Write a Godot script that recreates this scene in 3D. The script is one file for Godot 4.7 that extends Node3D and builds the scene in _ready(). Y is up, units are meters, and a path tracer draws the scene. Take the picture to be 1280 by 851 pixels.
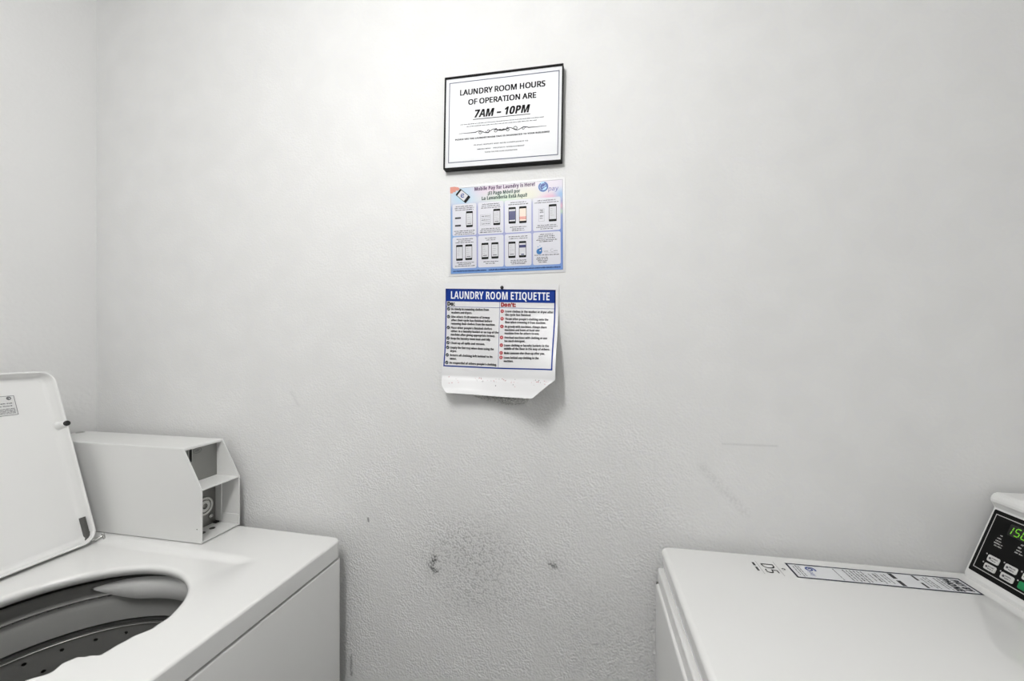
extends Node3D
# A small coin laundry room: a top-loading washer with its lid open, a dryer facing it, three notices on the wall.
# World: wall_back is the plane z = 0, x runs along it, y up, the room lies at z > 0.

const EYE := Vector3(0.0, 1.40, 0.923)
const FOCAL := 500.0            # pixels of a 1280 x 851 picture
const HORIZON := 430.0          # pixel row of eye level
const YAW := 11.6               # degrees to the left of the wall's normal
const LEFT := -1.458            # the four walls, floor and ceiling
const RIGHT := 1.02
const BACK := 2.30
const TOP := 2.44

# ---------------------------------------------------------------- mesh building
var V := PackedVector3Array()
var N := PackedVector3Array()
var U := PackedVector2Array()
var xf := Transform3D()
var pm: Callable               # maps print (x, y, lift) on a sheet to a point
var fonts := {}
var text_cache := {}
var mats := {}
var rng := RandomNumberGenerator.new()

func begin(t := Transform3D()) -> void:
	V = PackedVector3Array(); N = PackedVector3Array(); U = PackedVector2Array()
	xf = t

func tri(a: Vector3, b: Vector3, c: Vector3, na: Vector3, nb: Vector3, nc: Vector3, ua := Vector2.ZERO, ub := Vector2.ZERO, uc := Vector2.ZERO) -> void:
	if (b - a).cross(c - a).dot(na + nb + nc) > 0.0:          # front faces run clockwise
		var t := b; b = c; c = t
		t = nb; nb = nc; nc = t
		var q := ub; ub = uc; uc = q
	V.append(xf * a); V.append(xf * b); V.append(xf * c)
	N.append(xf.basis * na); N.append(xf.basis * nb); N.append(xf.basis * nc)
	U.append(ua); U.append(ub); U.append(uc)

func quad(a: Vector3, b: Vector3, c: Vector3, d: Vector3, n: Vector3) -> void:
	tri(a, b, c, n, n, n)
	tri(a, c, d, n, n, n)

func finish(called: String, m: Material, parent: Node = self) -> MeshInstance3D:
	var arrays := []
	arrays.resize(Mesh.ARRAY_MAX)
	arrays[Mesh.ARRAY_VERTEX] = V
	arrays[Mesh.ARRAY_NORMAL] = N
	arrays[Mesh.ARRAY_TEX_UV] = U
	var am := ArrayMesh.new()
	am.add_surface_from_arrays(Mesh.PRIMITIVE_TRIANGLES, arrays)
	am.surface_set_material(0, m)
	var o := MeshInstance3D.new()
	o.name = called
	o.mesh = am
	o.cast_shadow = GeometryInstance3D.SHADOW_CASTING_SETTING_ON
	parent.add_child(o, true)
	return o

func tag(o: Node, label: String, category: String) -> Node:
	o.set_meta("label", label)
	o.set_meta("category", category)
	return o

func thing(called: String, label: String, category: String, at: Vector3, turn := 0.0) -> Node3D:
	var o := Node3D.new()
	o.name = called
	add_child(o, true)
	o.position = at
	o.rotation_degrees.y = turn
	tag(o, label, category)
	return o

func structure(o: Node) -> Node:
	o.set_meta("kind", "structure")
	return o

# rings for loft(): [[point, outward], ...] at an inset
func rounded(w: float, h: float, r: float, inset: float, seg := 5) -> Array:
	var out := []
	var rad := maxf(r - inset, 0.0001)
	var hw := w / 2 - inset - rad
	var hh := h / 2 - inset - rad
	for q in 4:
		var cx := hw if q == 0 or q == 3 else -hw
		var cy := hh if q < 2 else -hh
		for k in seg + 1:
			var a := (q + float(k) / seg) * PI / 2
			var d := Vector2(cos(a), sin(a))
			out.append([Vector2(cx, cy) + d * rad, d])
	return out

func circle(r: float, inset: float, seg := 48) -> Array:
	var out := []
	for k in seg:
		var a := TAU * k / seg
		var d := Vector2(cos(a), sin(a))
		out.append([d * (r - inset), d])
	return out

# sweeps a profile of (inset, height) round a ring; the outside is on the right of a rising profile
func loft(ring: Callable, prof: Array, cap_a := true, cap_b := true) -> void:
	var rings := []
	for p in prof:
		rings.append(ring.call(p.x))
	var seg_n := []
	for j in prof.size() - 1:
		var d: Vector2 = prof[j + 1] - prof[j]
		seg_n.append(Vector2(d.y, d.x).normalized())
	var count: int = rings[0].size()
	for j in prof.size() - 1:
		var n0: Vector2 = seg_n[j]
		var n1: Vector2 = seg_n[j]
		if j > 0 and seg_n[j - 1].dot(seg_n[j]) > 0.7: n0 = (seg_n[j - 1] + seg_n[j]).normalized()
		if j < seg_n.size() - 1 and seg_n[j + 1].dot(seg_n[j]) > 0.7: n1 = (seg_n[j + 1] + seg_n[j]).normalized()
		for k in count:
			var A = rings[j][k]; var B = rings[j][(k + 1) % count]; var C = rings[j + 1][(k + 1) % count]; var D = rings[j + 1][k]
			var a := Vector3(A[0].x, A[0].y, prof[j].y); var b := Vector3(B[0].x, B[0].y, prof[j].y)
			var c := Vector3(C[0].x, C[0].y, prof[j + 1].y); var d := Vector3(D[0].x, D[0].y, prof[j + 1].y)
			var na := Vector3(A[1].x * n0.x, A[1].y * n0.x, n0.y); var nb := Vector3(B[1].x * n0.x, B[1].y * n0.x, n0.y)
			var nc := Vector3(C[1].x * n1.x, C[1].y * n1.x, n1.y); var nd := Vector3(D[1].x * n1.x, D[1].y * n1.x, n1.y)
			tri(a, b, c, na, nb, nc)
			tri(a, c, d, na, nc, nd)
	for e in [[cap_a, 0], [cap_b, prof.size() - 1]]:
		if not e[0]: continue
		var z: float = prof[e[1]].y
		var i: int = e[1]
		var inner: Vector2 = prof[1] - prof[0] if i == 0 else prof[i] - prof[i - 1]
		var nz := 1.0 if i > 0 else -1.0
		if absf(inner.y) < 1e-6: nz = 1.0
		elif i > 0 and inner.y < 0: nz = 1.0
		var n := Vector3(0, 0, nz)
		var m := Vector3.ZERO
		for p in rings[i]: m += Vector3(p[0].x, p[0].y, z)
		m /= count
		for k in count:
			var p = rings[i][k][0]; var q = rings[i][(k + 1) % count][0]
			tri(m, Vector3(p.x, p.y, z), Vector3(q.x, q.y, z), n, n, n)

func edge_profile(h: float, r: float, seg := 4) -> Array:
	var out := []
	for k in seg + 1:
		var a := PI / 2 * k / seg
		out.append(Vector2(r * (1 - sin(a)), r * (1 - cos(a))))
	for k in seg + 1:
		var a := PI / 2 * k / seg
		out.append(Vector2(r * (1 - cos(a)), h - r * (1 - sin(a))))
	return out

const UP := Basis(Vector3(1, 0, 0), Vector3(0, 0, -1), Vector3(0, 1, 0))       # loft axis upwards
const TO_RIGHT := Basis(Vector3(0, 0, -1), Vector3(0, 1, 0), Vector3(1, 0, 0))  # loft axis along +x

# a box between two corners with rounded upright corners and rounded edges
func rbox(lo: Vector3, hi: Vector3, rc := 0.002, re := 0.001, seg := 3, t := Transform3D()) -> void:
	var keep := xf
	var s := hi - lo
	xf = keep * t * Transform3D(UP, Vector3((lo.x + hi.x) / 2, lo.y, (lo.z + hi.z) / 2))
	loft(func(i): return rounded(s.x, s.z, rc, i, seg), edge_profile(s.y, re, seg))
	xf = keep

func prism(poly: PackedVector2Array, z0: float, z1: float) -> void:
	var ids := Geometry2D.triangulate_polygon(poly)
	for e in [[z0, -1.0], [z1, 1.0]]:
		var n := Vector3(0, 0, e[1])
		for i in range(0, ids.size(), 3):
			var a := poly[ids[i]]; var b := poly[ids[i + 1]]; var c := poly[ids[i + 2]]
			tri(Vector3(a.x, a.y, e[0]), Vector3(b.x, b.y, e[0]), Vector3(c.x, c.y, e[0]), n, n, n)
	var turn := -1.0 if Geometry2D.is_polygon_clockwise(poly) else 1.0
	for i in poly.size():
		var a := poly[i]; var b := poly[(i + 1) % poly.size()]
		var d := (b - a).normalized() * turn
		quad(Vector3(a.x, a.y, z0), Vector3(b.x, b.y, z0), Vector3(b.x, b.y, z1), Vector3(a.x, a.y, z1), Vector3(d.y, -d.x, 0))

# smooth surface through a table of points [row][column]
func grid(P: Array, closed := false, flip := false, uv := false) -> void:
	var R := P.size()
	var C: int = P[0].size()
	var nn := []
	for i in R:
		var row := PackedVector3Array()
		for j in C:
			var jm := (j - 1 + C) % C if closed else maxi(j - 1, 0)
			var jp := (j + 1) % C if closed else mini(j + 1, C - 1)
			var n: Vector3 = (P[mini(i + 1, R - 1)][j] - P[maxi(i - 1, 0)][j]).cross(P[i][jp] - P[i][jm]).normalized()
			row.append(-n if flip else n)
		nn.append(row)
	for i in R - 1:
		for j in (C if closed else C - 1):
			var k := (j + 1) % C
			var ua := Vector2(float(j) / (C - 1), float(i) / (R - 1)); var ud := Vector2(ua.x, float(i + 1) / (R - 1))
			var ub := Vector2(float(j + 1) / (C - 1), ua.y); var uc := Vector2(ub.x, ud.y)
			tri(P[i][j], P[i][k], P[i + 1][k], nn[i][j], nn[i][k], nn[i + 1][k], ua, ub, uc)
			tri(P[i][j], P[i + 1][k], P[i + 1][j], nn[i][j], nn[i + 1][k], nn[i + 1][j], ua, uc, ud)

func tube(path: Array, r: float, seg := 8) -> void:
	var P := []
	for i in path.size():
		var d: Vector3 = (path[mini(i + 1, path.size() - 1)] - path[maxi(i - 1, 0)]).normalized()
		var s := d.cross(Vector3.UP if absf(d.y) < 0.9 else Vector3.RIGHT).normalized()
		var w := s.cross(d)
		var row := PackedVector3Array()
		for k in seg:
			var a := TAU * k / seg
			row.append(path[i] + (s * cos(a) + w * sin(a)) * r)
		P.append(row)
	grid(P, true, false)

# a short cylinder with rounded rims whose axis runs along local z of t
func disc(t: Transform3D, r: float, h: float, re := 0.0005, seg := 24) -> void:
	var keep := xf
	xf = keep * t
	loft(func(i): return circle(r, i, seg), edge_profile(h, minf(re, h * 0.45), 3), false, true)
	xf = keep

# ---------------------------------------------------------------- flat print
func flat_map(x: float, y: float, lift: float) -> Vector3:
	return Vector3(x, y, lift)

func pn(x: float, y: float) -> Vector3:
	var e := 0.001
	return (pm.call(x + e, y, 0.0) - pm.call(x - e, y, 0.0)).cross(pm.call(x, y + e, 0.0) - pm.call(x, y - e, 0.0)).normalized()

func ptri(a: Vector2, b: Vector2, c: Vector2, lift: float) -> void:
	var n := pn(a.x, a.y)
	tri(pm.call(a.x, a.y, lift), pm.call(b.x, b.y, lift), pm.call(c.x, c.y, lift), n, n, n)

func prect(x0: float, y0: float, x1: float, y1: float, lift := 0.0002, step := 10.0) -> void:
	var nx := maxi(1, ceili(absf(x1 - x0) / step)); var ny := maxi(1, ceili(absf(y1 - y0) / step))
	for i in nx:
		for j in ny:
			var a := Vector2(lerpf(x0, x1, float(i) / nx), lerpf(y0, y1, float(j) / ny))
			var c := Vector2(lerpf(x0, x1, float(i + 1) / nx), lerpf(y0, y1, float(j + 1) / ny))
			ptri(a, Vector2(c.x, a.y), c, lift)
			ptri(a, c, Vector2(a.x, c.y), lift)

func pframe(x0: float, y0: float, x1: float, y1: float, w: float, lift := 0.0003, step := 10.0) -> void:
	prect(x0, y0, x1, y0 + w * signf(y1 - y0), lift, step)
	prect(x0, y1 - w * signf(y1 - y0), x1, y1, lift, step)
	prect(x0, y0, x0 + w, y1, lift, step)
	prect(x1 - w, y0, x1, y1, lift, step)

func ppoly(poly: Array, lift := 0.0002) -> void:
	var pk := PackedVector2Array(poly)
	var ids := Geometry2D.triangulate_polygon(pk)
	for i in range(0, ids.size(), 3):
		ptri(pk[ids[i]], pk[ids[i + 1]], pk[ids[i + 2]], lift)

func pround(cx: float, cy: float, w: float, h: float, r: float, lift := 0.0002, turn := 0.0) -> void:
	var out := []
	for e in rounded(w, h, r, 0.0, 4): out.append(e[0].rotated(turn) + Vector2(cx, cy))
	ppoly(out, lift)

func pdisc(cx: float, cy: float, r: float, lift := 0.0002, seg := 16, squash := 1.0) -> void:
	for k in seg:
		var a := TAU * k / seg; var b := TAU * (k + 1) / seg
		ptri(Vector2(cx, cy), Vector2(cx + cos(a) * r, cy + sin(a) * r * squash), Vector2(cx + cos(b) * r, cy + sin(b) * r * squash), lift)

func ribbon(pts: Array, w: float, lift := 0.0003) -> void:
	for i in pts.size() - 1:
		var d: Vector2 = (pts[i + 1] - pts[i])
		var s := Vector2(-d.y, d.x).normalized() * w / 2
		ptri(pts[i] - s, pts[i + 1] - s, pts[i + 1] + s, lift)
		ptri(pts[i] - s, pts[i + 1] + s, pts[i] + s, lift)

func arc(c: Vector2, r0: float, r1: float, a0: float, a1: float, n := 14) -> Array:
	var out := []
	for k in n + 1:
		var t := float(k) / n
		out.append(c + Vector2.from_angle(lerpf(a0, a1, t)) * lerpf(r0, r1, t))
	return out

func glyphs(s: String, bold: bool, serif := false) -> Dictionary:
	var key := "%s|%s|%s" % [s, bold, serif]
	if text_cache.has(key): return text_cache[key]
	var fk := "%s%s" % [bold, serif]
	if not fonts.has(fk):
		var f := SystemFont.new()
		f.font_names = PackedStringArray(["Droid Serif" if serif else "Droid Sans"])
		f.font_weight = 700 if bold else 400
		fonts[fk] = f
	var tm := TextMesh.new()
	tm.font = fonts[fk]
	tm.text = s
	tm.font_size = 32
	tm.pixel_size = 1.0 / 32
	tm.depth = 0.0
	tm.curve_step = 2.0
	tm.horizontal_alignment = HORIZONTAL_ALIGNMENT_LEFT
	tm.vertical_alignment = VERTICAL_ALIGNMENT_CENTER
	var arr := tm.surface_get_arrays(0)
	var v: PackedVector3Array = arr[Mesh.ARRAY_VERTEX]
	var ix = arr[Mesh.ARRAY_INDEX]
	var pts := PackedVector2Array()
	var lo := Vector2(INF, INF); var hi := -lo
	if ix != null and ix.size():
		for i in ix: pts.append(Vector2(v[i].x, v[i].y))
	else:
		for p in v: pts.append(Vector2(p.x, p.y))
	for p in pts:
		lo = lo.min(p); hi = hi.max(p)
	var d := {"pts": pts, "lo": lo, "hi": hi}
	text_cache[key] = d
	return d

# a line of lettering: left end and baseline at (x, y), capital height and, if given, the width it is fitted to
func text(s: String, x: float, y: float, cap: float, width := 0.0, bold := false, align := 0, slant := 0.0, lift := 0.0004, serif := false) -> float:
	var g := glyphs(s, bold, serif)
	var h := glyphs("H", bold, serif)
	var sy: float = cap / (h.hi.y - h.lo.y)
	var sx: float = sy if width <= 0.0 else width / (g.hi.x - g.lo.x)
	var w: float = (g.hi.x - g.lo.x) * sx
	var x0: float = x - (0.0 if align == 0 else w / 2 if align == 1 else w)
	var q: PackedVector2Array = g.pts
	for i in range(0, q.size(), 3):
		var t := []
		for k in 3:
			var py: float = (q[i + k].y - h.lo.y) * sy
			t.append(Vector2(x0 + (q[i + k].x - g.lo.x) * sx + py * slant, y + py))
		ptri(t[0], t[1], t[2], lift)
	return w

# a line of print too small to read: strokes in word groups
func fine_print(x0: float, x1: float, y: float, h: float, lift := 0.0004) -> void:
	var x := x0
	while x < x1 - h * 0.3:
		var word := h * rng.randf_range(1.6, 4.5)
		var xe := minf(x + word, x1)
		while x < xe:
			var s := h * rng.randf_range(0.22, 0.4)
			var hh := h * rng.randf_range(0.65, 1.0)
			prect(x, y, minf(x + s, xe), y + hh, lift)
			if rng.randf() < 0.55: prect(x + s, y + hh * rng.randf_range(0.1, 0.7), x + s * 1.7, y + hh * 0.85, lift)
			x += s * 1.75
		x = xe + h * 0.55

# ---------------------------------------------------------------- materials
func mat(key: String, c: Color, rough := 0.5, metal := 0.0, spec := 0.5) -> StandardMaterial3D:
	if not mats.has(key):
		var m := StandardMaterial3D.new()
		m.resource_name = key
		m.albedo_color = c
		m.roughness = rough
		m.metallic = metal
		m.metallic_specular = spec
		mats[key] = m
	return mats[key]

func noise(freq: float, sd: int, octaves := 3) -> FastNoiseLite:
	var n := FastNoiseLite.new()
	n.seed = sd
	n.noise_type = FastNoiseLite.TYPE_SIMPLEX_SMOOTH
	n.frequency = freq
	n.fractal_type = FastNoiseLite.FRACTAL_FBM
	n.fractal_octaves = octaves
	return n

func gauss(x: float, y: float, cx: float, cy: float, rx: float, ry: float) -> float:
	return exp(-((x - cx) * (x - cx) / (rx * rx) + (y - cy) * (y - cy) / (ry * ry)))

func segment_distance(p: Vector2, a: Vector2, b: Vector2) -> float:
	return p.distance_to(Geometry2D.get_closest_point_to_segment(p, a, b))

const WALL_PX := 1792

# painted plaster with an orange-peel relief, rougher on the lower part; scuffs and speckled dirt where the photograph shows them
func wall_material() -> StandardMaterial3D:
	var n1 := noise(0.21, 3, 3).get_image(WALL_PX, WALL_PX, false, false, true)
	var n2 := noise(0.012, 8, 2).get_image(WALL_PX, WALL_PX, false, false, true)
	var n3 := noise(0.075, 17, 2).get_image(WALL_PX, WALL_PX, false, false, true)
	n1.convert(Image.FORMAT_L8); n2.convert(Image.FORMAT_L8); n3.convert(Image.FORMAT_L8)
	var c3 := n3.get_data()
	var a := n1.get_data(); var b := n2.get_data()
	var hb := PackedByteArray(); hb.resize(WALL_PX * WALL_PX)
	var cb := PackedByteArray(); cb.resize(WALL_PX * WALL_PX * 3)
	var w := RIGHT - LEFT
	var base := Color(0.900, 0.900, 0.897)
	for j in WALL_PX:
		var y := TOP * (1.0 - (j + 0.5) / WALL_PX)
		var rough_y := 0.3 + 0.7 * smoothstep(1.4, 0.98, y)
		var seen := y > 0.5
		for i in WALL_PX:
			var k := j * WALL_PX + i
			var x := LEFT + w * (i + 0.5) / WALL_PX
			var h := (a[k] * 0.68 + c3[k] * 0.32) / 255.0
			var big := b[k] / 255.0
			var amp := rough_y
			if seen:
				amp += 0.55 * gauss(x, y, 0.32, 1.81, 0.10, 0.10)
			amp *= 0.65 + 0.6 * smoothstep(0.3, 0.75, big)
			amp *= lerpf(1.0, 0.42, smoothstep(0.05, 0.5, x))
			amp *= lerpf(0.5, 1.0, smoothstep(-0.95, -0.45, x))
			hb[k] = int(clampf(128.0 + (smoothstep(0.25, 0.8, h) - 0.5) * 210.0 * minf(amp, 1.2), 0, 255))
			var f := 1.0 + (big - 0.5) * 0.02
			if seen and y < 1.3:
				# dirt caught in the hollows of the relief
				var m := 0.9 * gauss(x, y, -0.29, 0.90, 0.12, 0.075) + 0.6 * gauss(x, y, -0.27, 0.79, 0.11, 0.06) + 0.35 * gauss(x, y, 0.0, 0.75, 0.14, 0.12) + 0.3 * gauss(x, y, -0.09, 0.89, 0.03, 0.03)
				f -= m * (0.20 * smoothstep(0.50, 0.30, h) + 0.05)
				if x < -0.33 and x > -0.43 and y < 0.92 and y > 0.8:
					var q := Vector2(x, y)
					var s := minf(segment_distance(q, Vector2(-0.384, 0.876), Vector2(-0.386, 0.868)), segment_distance(q, Vector2(-0.394, 0.856), Vector2(-0.380, 0.842)))
					f -= 0.42 * smoothstep(0.011, 0.001, s) * smoothstep(0.68, 0.36, h)
					f -= 0.12 * gauss(x, y, -0.388, 0.862, 0.022, 0.026) * smoothstep(0.65, 0.3, h)
				if x > 0.2 and x < 0.4 and y > 1.0 and y < 1.25:
					var q2 := Vector2(x, y)
					var s2 := segment_distance(q2, Vector2(0.228, 1.135), Vector2(0.312, 1.044))
					f -= 0.055 * smoothstep(0.016, 0.002, s2) * smoothstep(0.75, 0.2, h)
					f -= 0.045 * smoothstep(0.0032, 0.0008, segment_distance(q2, Vector2(0.268, 1.188), Vector2(0.372, 1.1885))) * (0.5 + h)
				if x > -0.12 and x < -0.06 and y > 0.86 and y < 0.92:
					f -= 0.36 * smoothstep(0.009, 0.001, segment_distance(Vector2(x, y), Vector2(-0.099, 0.893), Vector2(-0.088, 0.888))) * smoothstep(0.68, 0.38, h)
				if x < -0.55 and x > -0.66 and y < 0.66:
					f -= 0.3 * smoothstep(0.006, 0.001, segment_distance(Vector2(x, y), Vector2(-0.612, 0.60), Vector2(-0.61, 0.552))) * smoothstep(0.75, 0.35, h)
				if x < -0.53 and x > -0.6 and y > 0.93:
					f -= 0.3 * smoothstep(0.004, 0.001, segment_distance(Vector2(x, y), Vector2(-0.563, 0.957), Vector2(-0.562, 0.950)))
				if x < -0.74 and x > -0.82 and y > 1.2:
					f -= 0.025 * smoothstep(0.008, 0.001, segment_distance(Vector2(x, y), Vector2(-0.787, 1.272), Vector2(-0.767, 1.238)))
			cb[k * 3] = int(clampf(base.r * f * 255.0, 0, 255))
			cb[k * 3 + 1] = int(clampf(base.g * f * 255.0, 0, 255))
			cb[k * 3 + 2] = int(clampf(base.b * f * 255.0, 0, 255))
	var m := mat("painted_textured_plaster", Color.WHITE, 0.62, 0.0, 0.35)
	m.albedo_texture = ImageTexture.create_from_image(Image.create_from_data(WALL_PX, WALL_PX, false, Image.FORMAT_RGB8, cb))
	m.heightmap_enabled = true
	m.heightmap_scale = 0.15
	m.heightmap_texture = ImageTexture.create_from_image(Image.create_from_data(WALL_PX, WALL_PX, false, Image.FORMAT_L8, hb))
	return m

func plain_wall_material() -> StandardMaterial3D:
	var m := mat("painted_plaster", Color(0.900, 0.900, 0.897), 0.62, 0.0, 0.35)
	var t := NoiseTexture2D.new()
	t.width = 512; t.height = 512; t.seamless = true
	t.noise = noise(0.10, 21, 3)
	t.as_normal_map = true
	t.bump_strength = 2.0
	m.normal_enabled = true
	m.normal_texture = t
	m.normal_scale = 0.25
	m.uv1_triplanar = true
	m.uv1_world_triplanar = true
	m.uv1_scale = Vector3(1.4, 1.4, 1.4)
	return m

# ---------------------------------------------------------------- setting
func slab(called: String, lo: Vector3, hi: Vector3, m: Material) -> void:
	begin(Transform3D(Basis.IDENTITY, Vector3.ZERO))
	var a := lo; var b := hi
	quad(Vector3(a.x, a.y, a.z), Vector3(b.x, a.y, a.z), Vector3(b.x, b.y, a.z), Vector3(a.x, b.y, a.z), Vector3.FORWARD)
	quad(Vector3(a.x, a.y, b.z), Vector3(b.x, a.y, b.z), Vector3(b.x, b.y, b.z), Vector3(a.x, b.y, b.z), Vector3.BACK)
	quad(Vector3(a.x, a.y, a.z), Vector3(a.x, b.y, a.z), Vector3(a.x, b.y, b.z), Vector3(a.x, a.y, b.z), Vector3.LEFT)
	quad(Vector3(b.x, a.y, a.z), Vector3(b.x, b.y, a.z), Vector3(b.x, b.y, b.z), Vector3(b.x, a.y, b.z), Vector3.RIGHT)
	quad(Vector3(a.x, a.y, a.z), Vector3(b.x, a.y, a.z), Vector3(b.x, a.y, b.z), Vector3(a.x, a.y, b.z), Vector3.DOWN)
	quad(Vector3(a.x, b.y, a.z), Vector3(b.x, b.y, a.z), Vector3(b.x, b.y, b.z), Vector3(a.x, b.y, b.z), Vector3.UP)
	if called == "wall_back":
		for i in V.size():
			U[i] = Vector2((V[i].x - LEFT) / (RIGHT - LEFT), 1.0 - V[i].y / TOP)
	structure(finish(called, m))

func build_room() -> void:
	var pw := plain_wall_material()
	var t := 0.12
	slab("wall_back", Vector3(LEFT, 0, -t), Vector3(RIGHT, TOP, 0), wall_material())
	slab("wall_left", Vector3(LEFT - t, 0, -t), Vector3(LEFT, TOP, BACK + t), pw)
	slab("wall_right", Vector3(RIGHT, 0, -t), Vector3(RIGHT + t, TOP, BACK + t), pw)
	slab("wall_front", Vector3(LEFT, 0, BACK), Vector3(RIGHT, TOP, BACK + t), pw)
	slab("floor", Vector3(LEFT - t, -t, -t), Vector3(RIGHT + t, 0, BACK + t), mat("vinyl_floor", Color(0.36, 0.357, 0.35), 0.45))
	slab("ceiling", Vector3(LEFT - t, TOP, -t), Vector3(RIGHT + t, TOP + t, BACK + t), mat("ceiling_paint", Color(0.90, 0.90, 0.89), 0.8))

func build_ceiling_light(label: String, x: float, z0: float, z1: float, count: int, energy: float) -> void:
	var o := thing("ceiling_light", label, "ceiling light", Vector3(x, TOP, (z0 + z1) / 2))
	var half := (z1 - z0) / 2
	begin()
	rbox(Vector3(-0.11, -0.035, -half), Vector3(0.11, 0.0, half), 0.004, 0.003)
	finish("housing", mat("fixture_enamel", Color(0.92, 0.92, 0.91), 0.4), o)
	var glow := mat("lit_diffuser", Color(0.95, 0.95, 0.93), 0.5)
	glow.emission_enabled = true
	glow.emission = Color(1.0, 0.995, 0.985)
	glow.emission_energy_multiplier = 1.6
	begin(Transform3D(Basis(Vector3(1, 0, 0), Vector3(0, 1, 0), Vector3(0, 0, 1)), Vector3(0, -0.036, -half + 0.02)))
	var prof := PackedVector2Array()
	for k in 13:
		var a := PI * k / 12
		prof.append(Vector2(-cos(a) * 0.10, -sin(a) * 0.042))
	prism(prof, 0.0, half * 2 - 0.04)
	finish("diffuser", glow, o)
	for s in [-1, 1]:
		begin()
		rbox(Vector3(-0.105, -0.082, s * (half - 0.01) - 0.009), Vector3(0.105, -0.036, s * (half - 0.01) + 0.009), 0.004, 0.003)
		finish("end_cap", mat("fixture_enamel", Color.WHITE), o)
	for k in count:
		var l := OmniLight3D.new()
		l.name = "tube_light"
		l.light_color = Color(1.0, 0.998, 0.997)
		l.light_energy = energy / count
		l.light_size = 0.05
		l.omni_range = 8.0
		l.omni_attenuation = 2.0
		l.shadow_enabled = true
		o.add_child(l, true)
		l.position = Vector3(0, -0.145, lerpf(-half + 0.08, half - 0.08, float(k) / (count - 1)))

# ---------------------------------------------------------------- washer
const W_BASE := Vector3(-0.612, 0.0, 0.035)
const W_TURN := -1.3
const DECK := 0.920
const HOLE := Vector2(-0.928 + 0.0087, 0.417 + 0.0072)     # centre of the drum opening before the washer's turn
const HOLE_R := [[-180.0, 0.197], [-22.0, 0.197], [-14.0, 0.191], [-6.0, 0.174], [0.0, 0.170], [6.0, 0.170], [9.0, 0.152], [12.0, 0.138], [17.0, 0.136], [23.0, 0.147], [31.0, 0.140], [40.0, 0.131], [55.0, 0.140], [72.0, 0.188], [82.0, 0.197], [180.0, 0.197]]

func hole_radius(a: float) -> float:
	var d := rad_to_deg(wrapf(a, -PI, PI))
	for i in HOLE_R.size() - 1:
		if d <= HOLE_R[i + 1][0]:
			var t: float = (d - HOLE_R[i][0]) / (HOLE_R[i + 1][0] - HOLE_R[i][0])
			return lerpf(HOLE_R[i][1], HOLE_R[i + 1][1], t * t * (3 - 2 * t))
	return 0.197

# the lid sits in a shallow recess pressed into the deck, which runs out towards the front
func deck_height(x: float, z: float) -> float:
	var soft := 0.028 + 0.60 * maxf(z - 0.17, 0.0)
	var right := smoothstep(-0.752 + 0.012 + soft * 0.6, -0.752 - 0.012 - soft * 0.6, x)
	var far := smoothstep(0.160, 0.180, z)
	var near := smoothstep(0.70, 0.66, z)
	return DECK - 0.0095 * right * far * near

# a drum wall of square cells, each with a punched round hole; local z is up
func perforated_band(r: float, top: float, rows: int, count: int, pitch: float, hole: float) -> void:
	var put := func(a: float, z: float, rr: float): return Vector3(cos(a) * rr, sin(a) * rr, z)
	var step := TAU / count
	for row in rows:
		var zc := top - pitch * (row + 0.5)
		for k in count:
			var ac := step * (k + 0.5 * (row % 2) + 0.1)
			for e in 8:
				var q := []
				for t in [e, e + 1]:
					var g: float = TAU * t / 8.0
					var edge := Vector2(cos(g), sin(g)); edge /= maxf(absf(edge.x), absf(edge.y))
					var rim := Vector2(cos(g), sin(g)) * hole
					q.append([ac + edge.x * step / 2, zc + edge.y * pitch / 2, ac + rim.x / r, zc + rim.y])
				var A = put.call(q[0][0], q[0][1], r); var B = put.call(q[1][0], q[1][1], r)
				var C = put.call(q[1][2], q[1][3], r); var D = put.call(q[0][2], q[0][3], r)
				var nA := Vector3(-A.x, -A.y, 0).normalized(); var nB := Vector3(-B.x, -B.y, 0).normalized()
				var nC := Vector3(-C.x, -C.y, 0).normalized(); var nD := Vector3(-D.x, -D.y, 0).normalized()
				tri(A, B, C, nA, nB, nC)
				tri(A, C, D, nA, nC, nD)
				var mid: Vector3 = put.call(ac, zc, r)
				var C2 = put.call(q[1][2], q[1][3], r + 0.002); var D2 = put.call(q[0][2], q[0][3], r + 0.002)
				var nw: Vector3 = (mid - (C + D) / 2).normalized()
				quad(C, D, D2, C2, nw)

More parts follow.
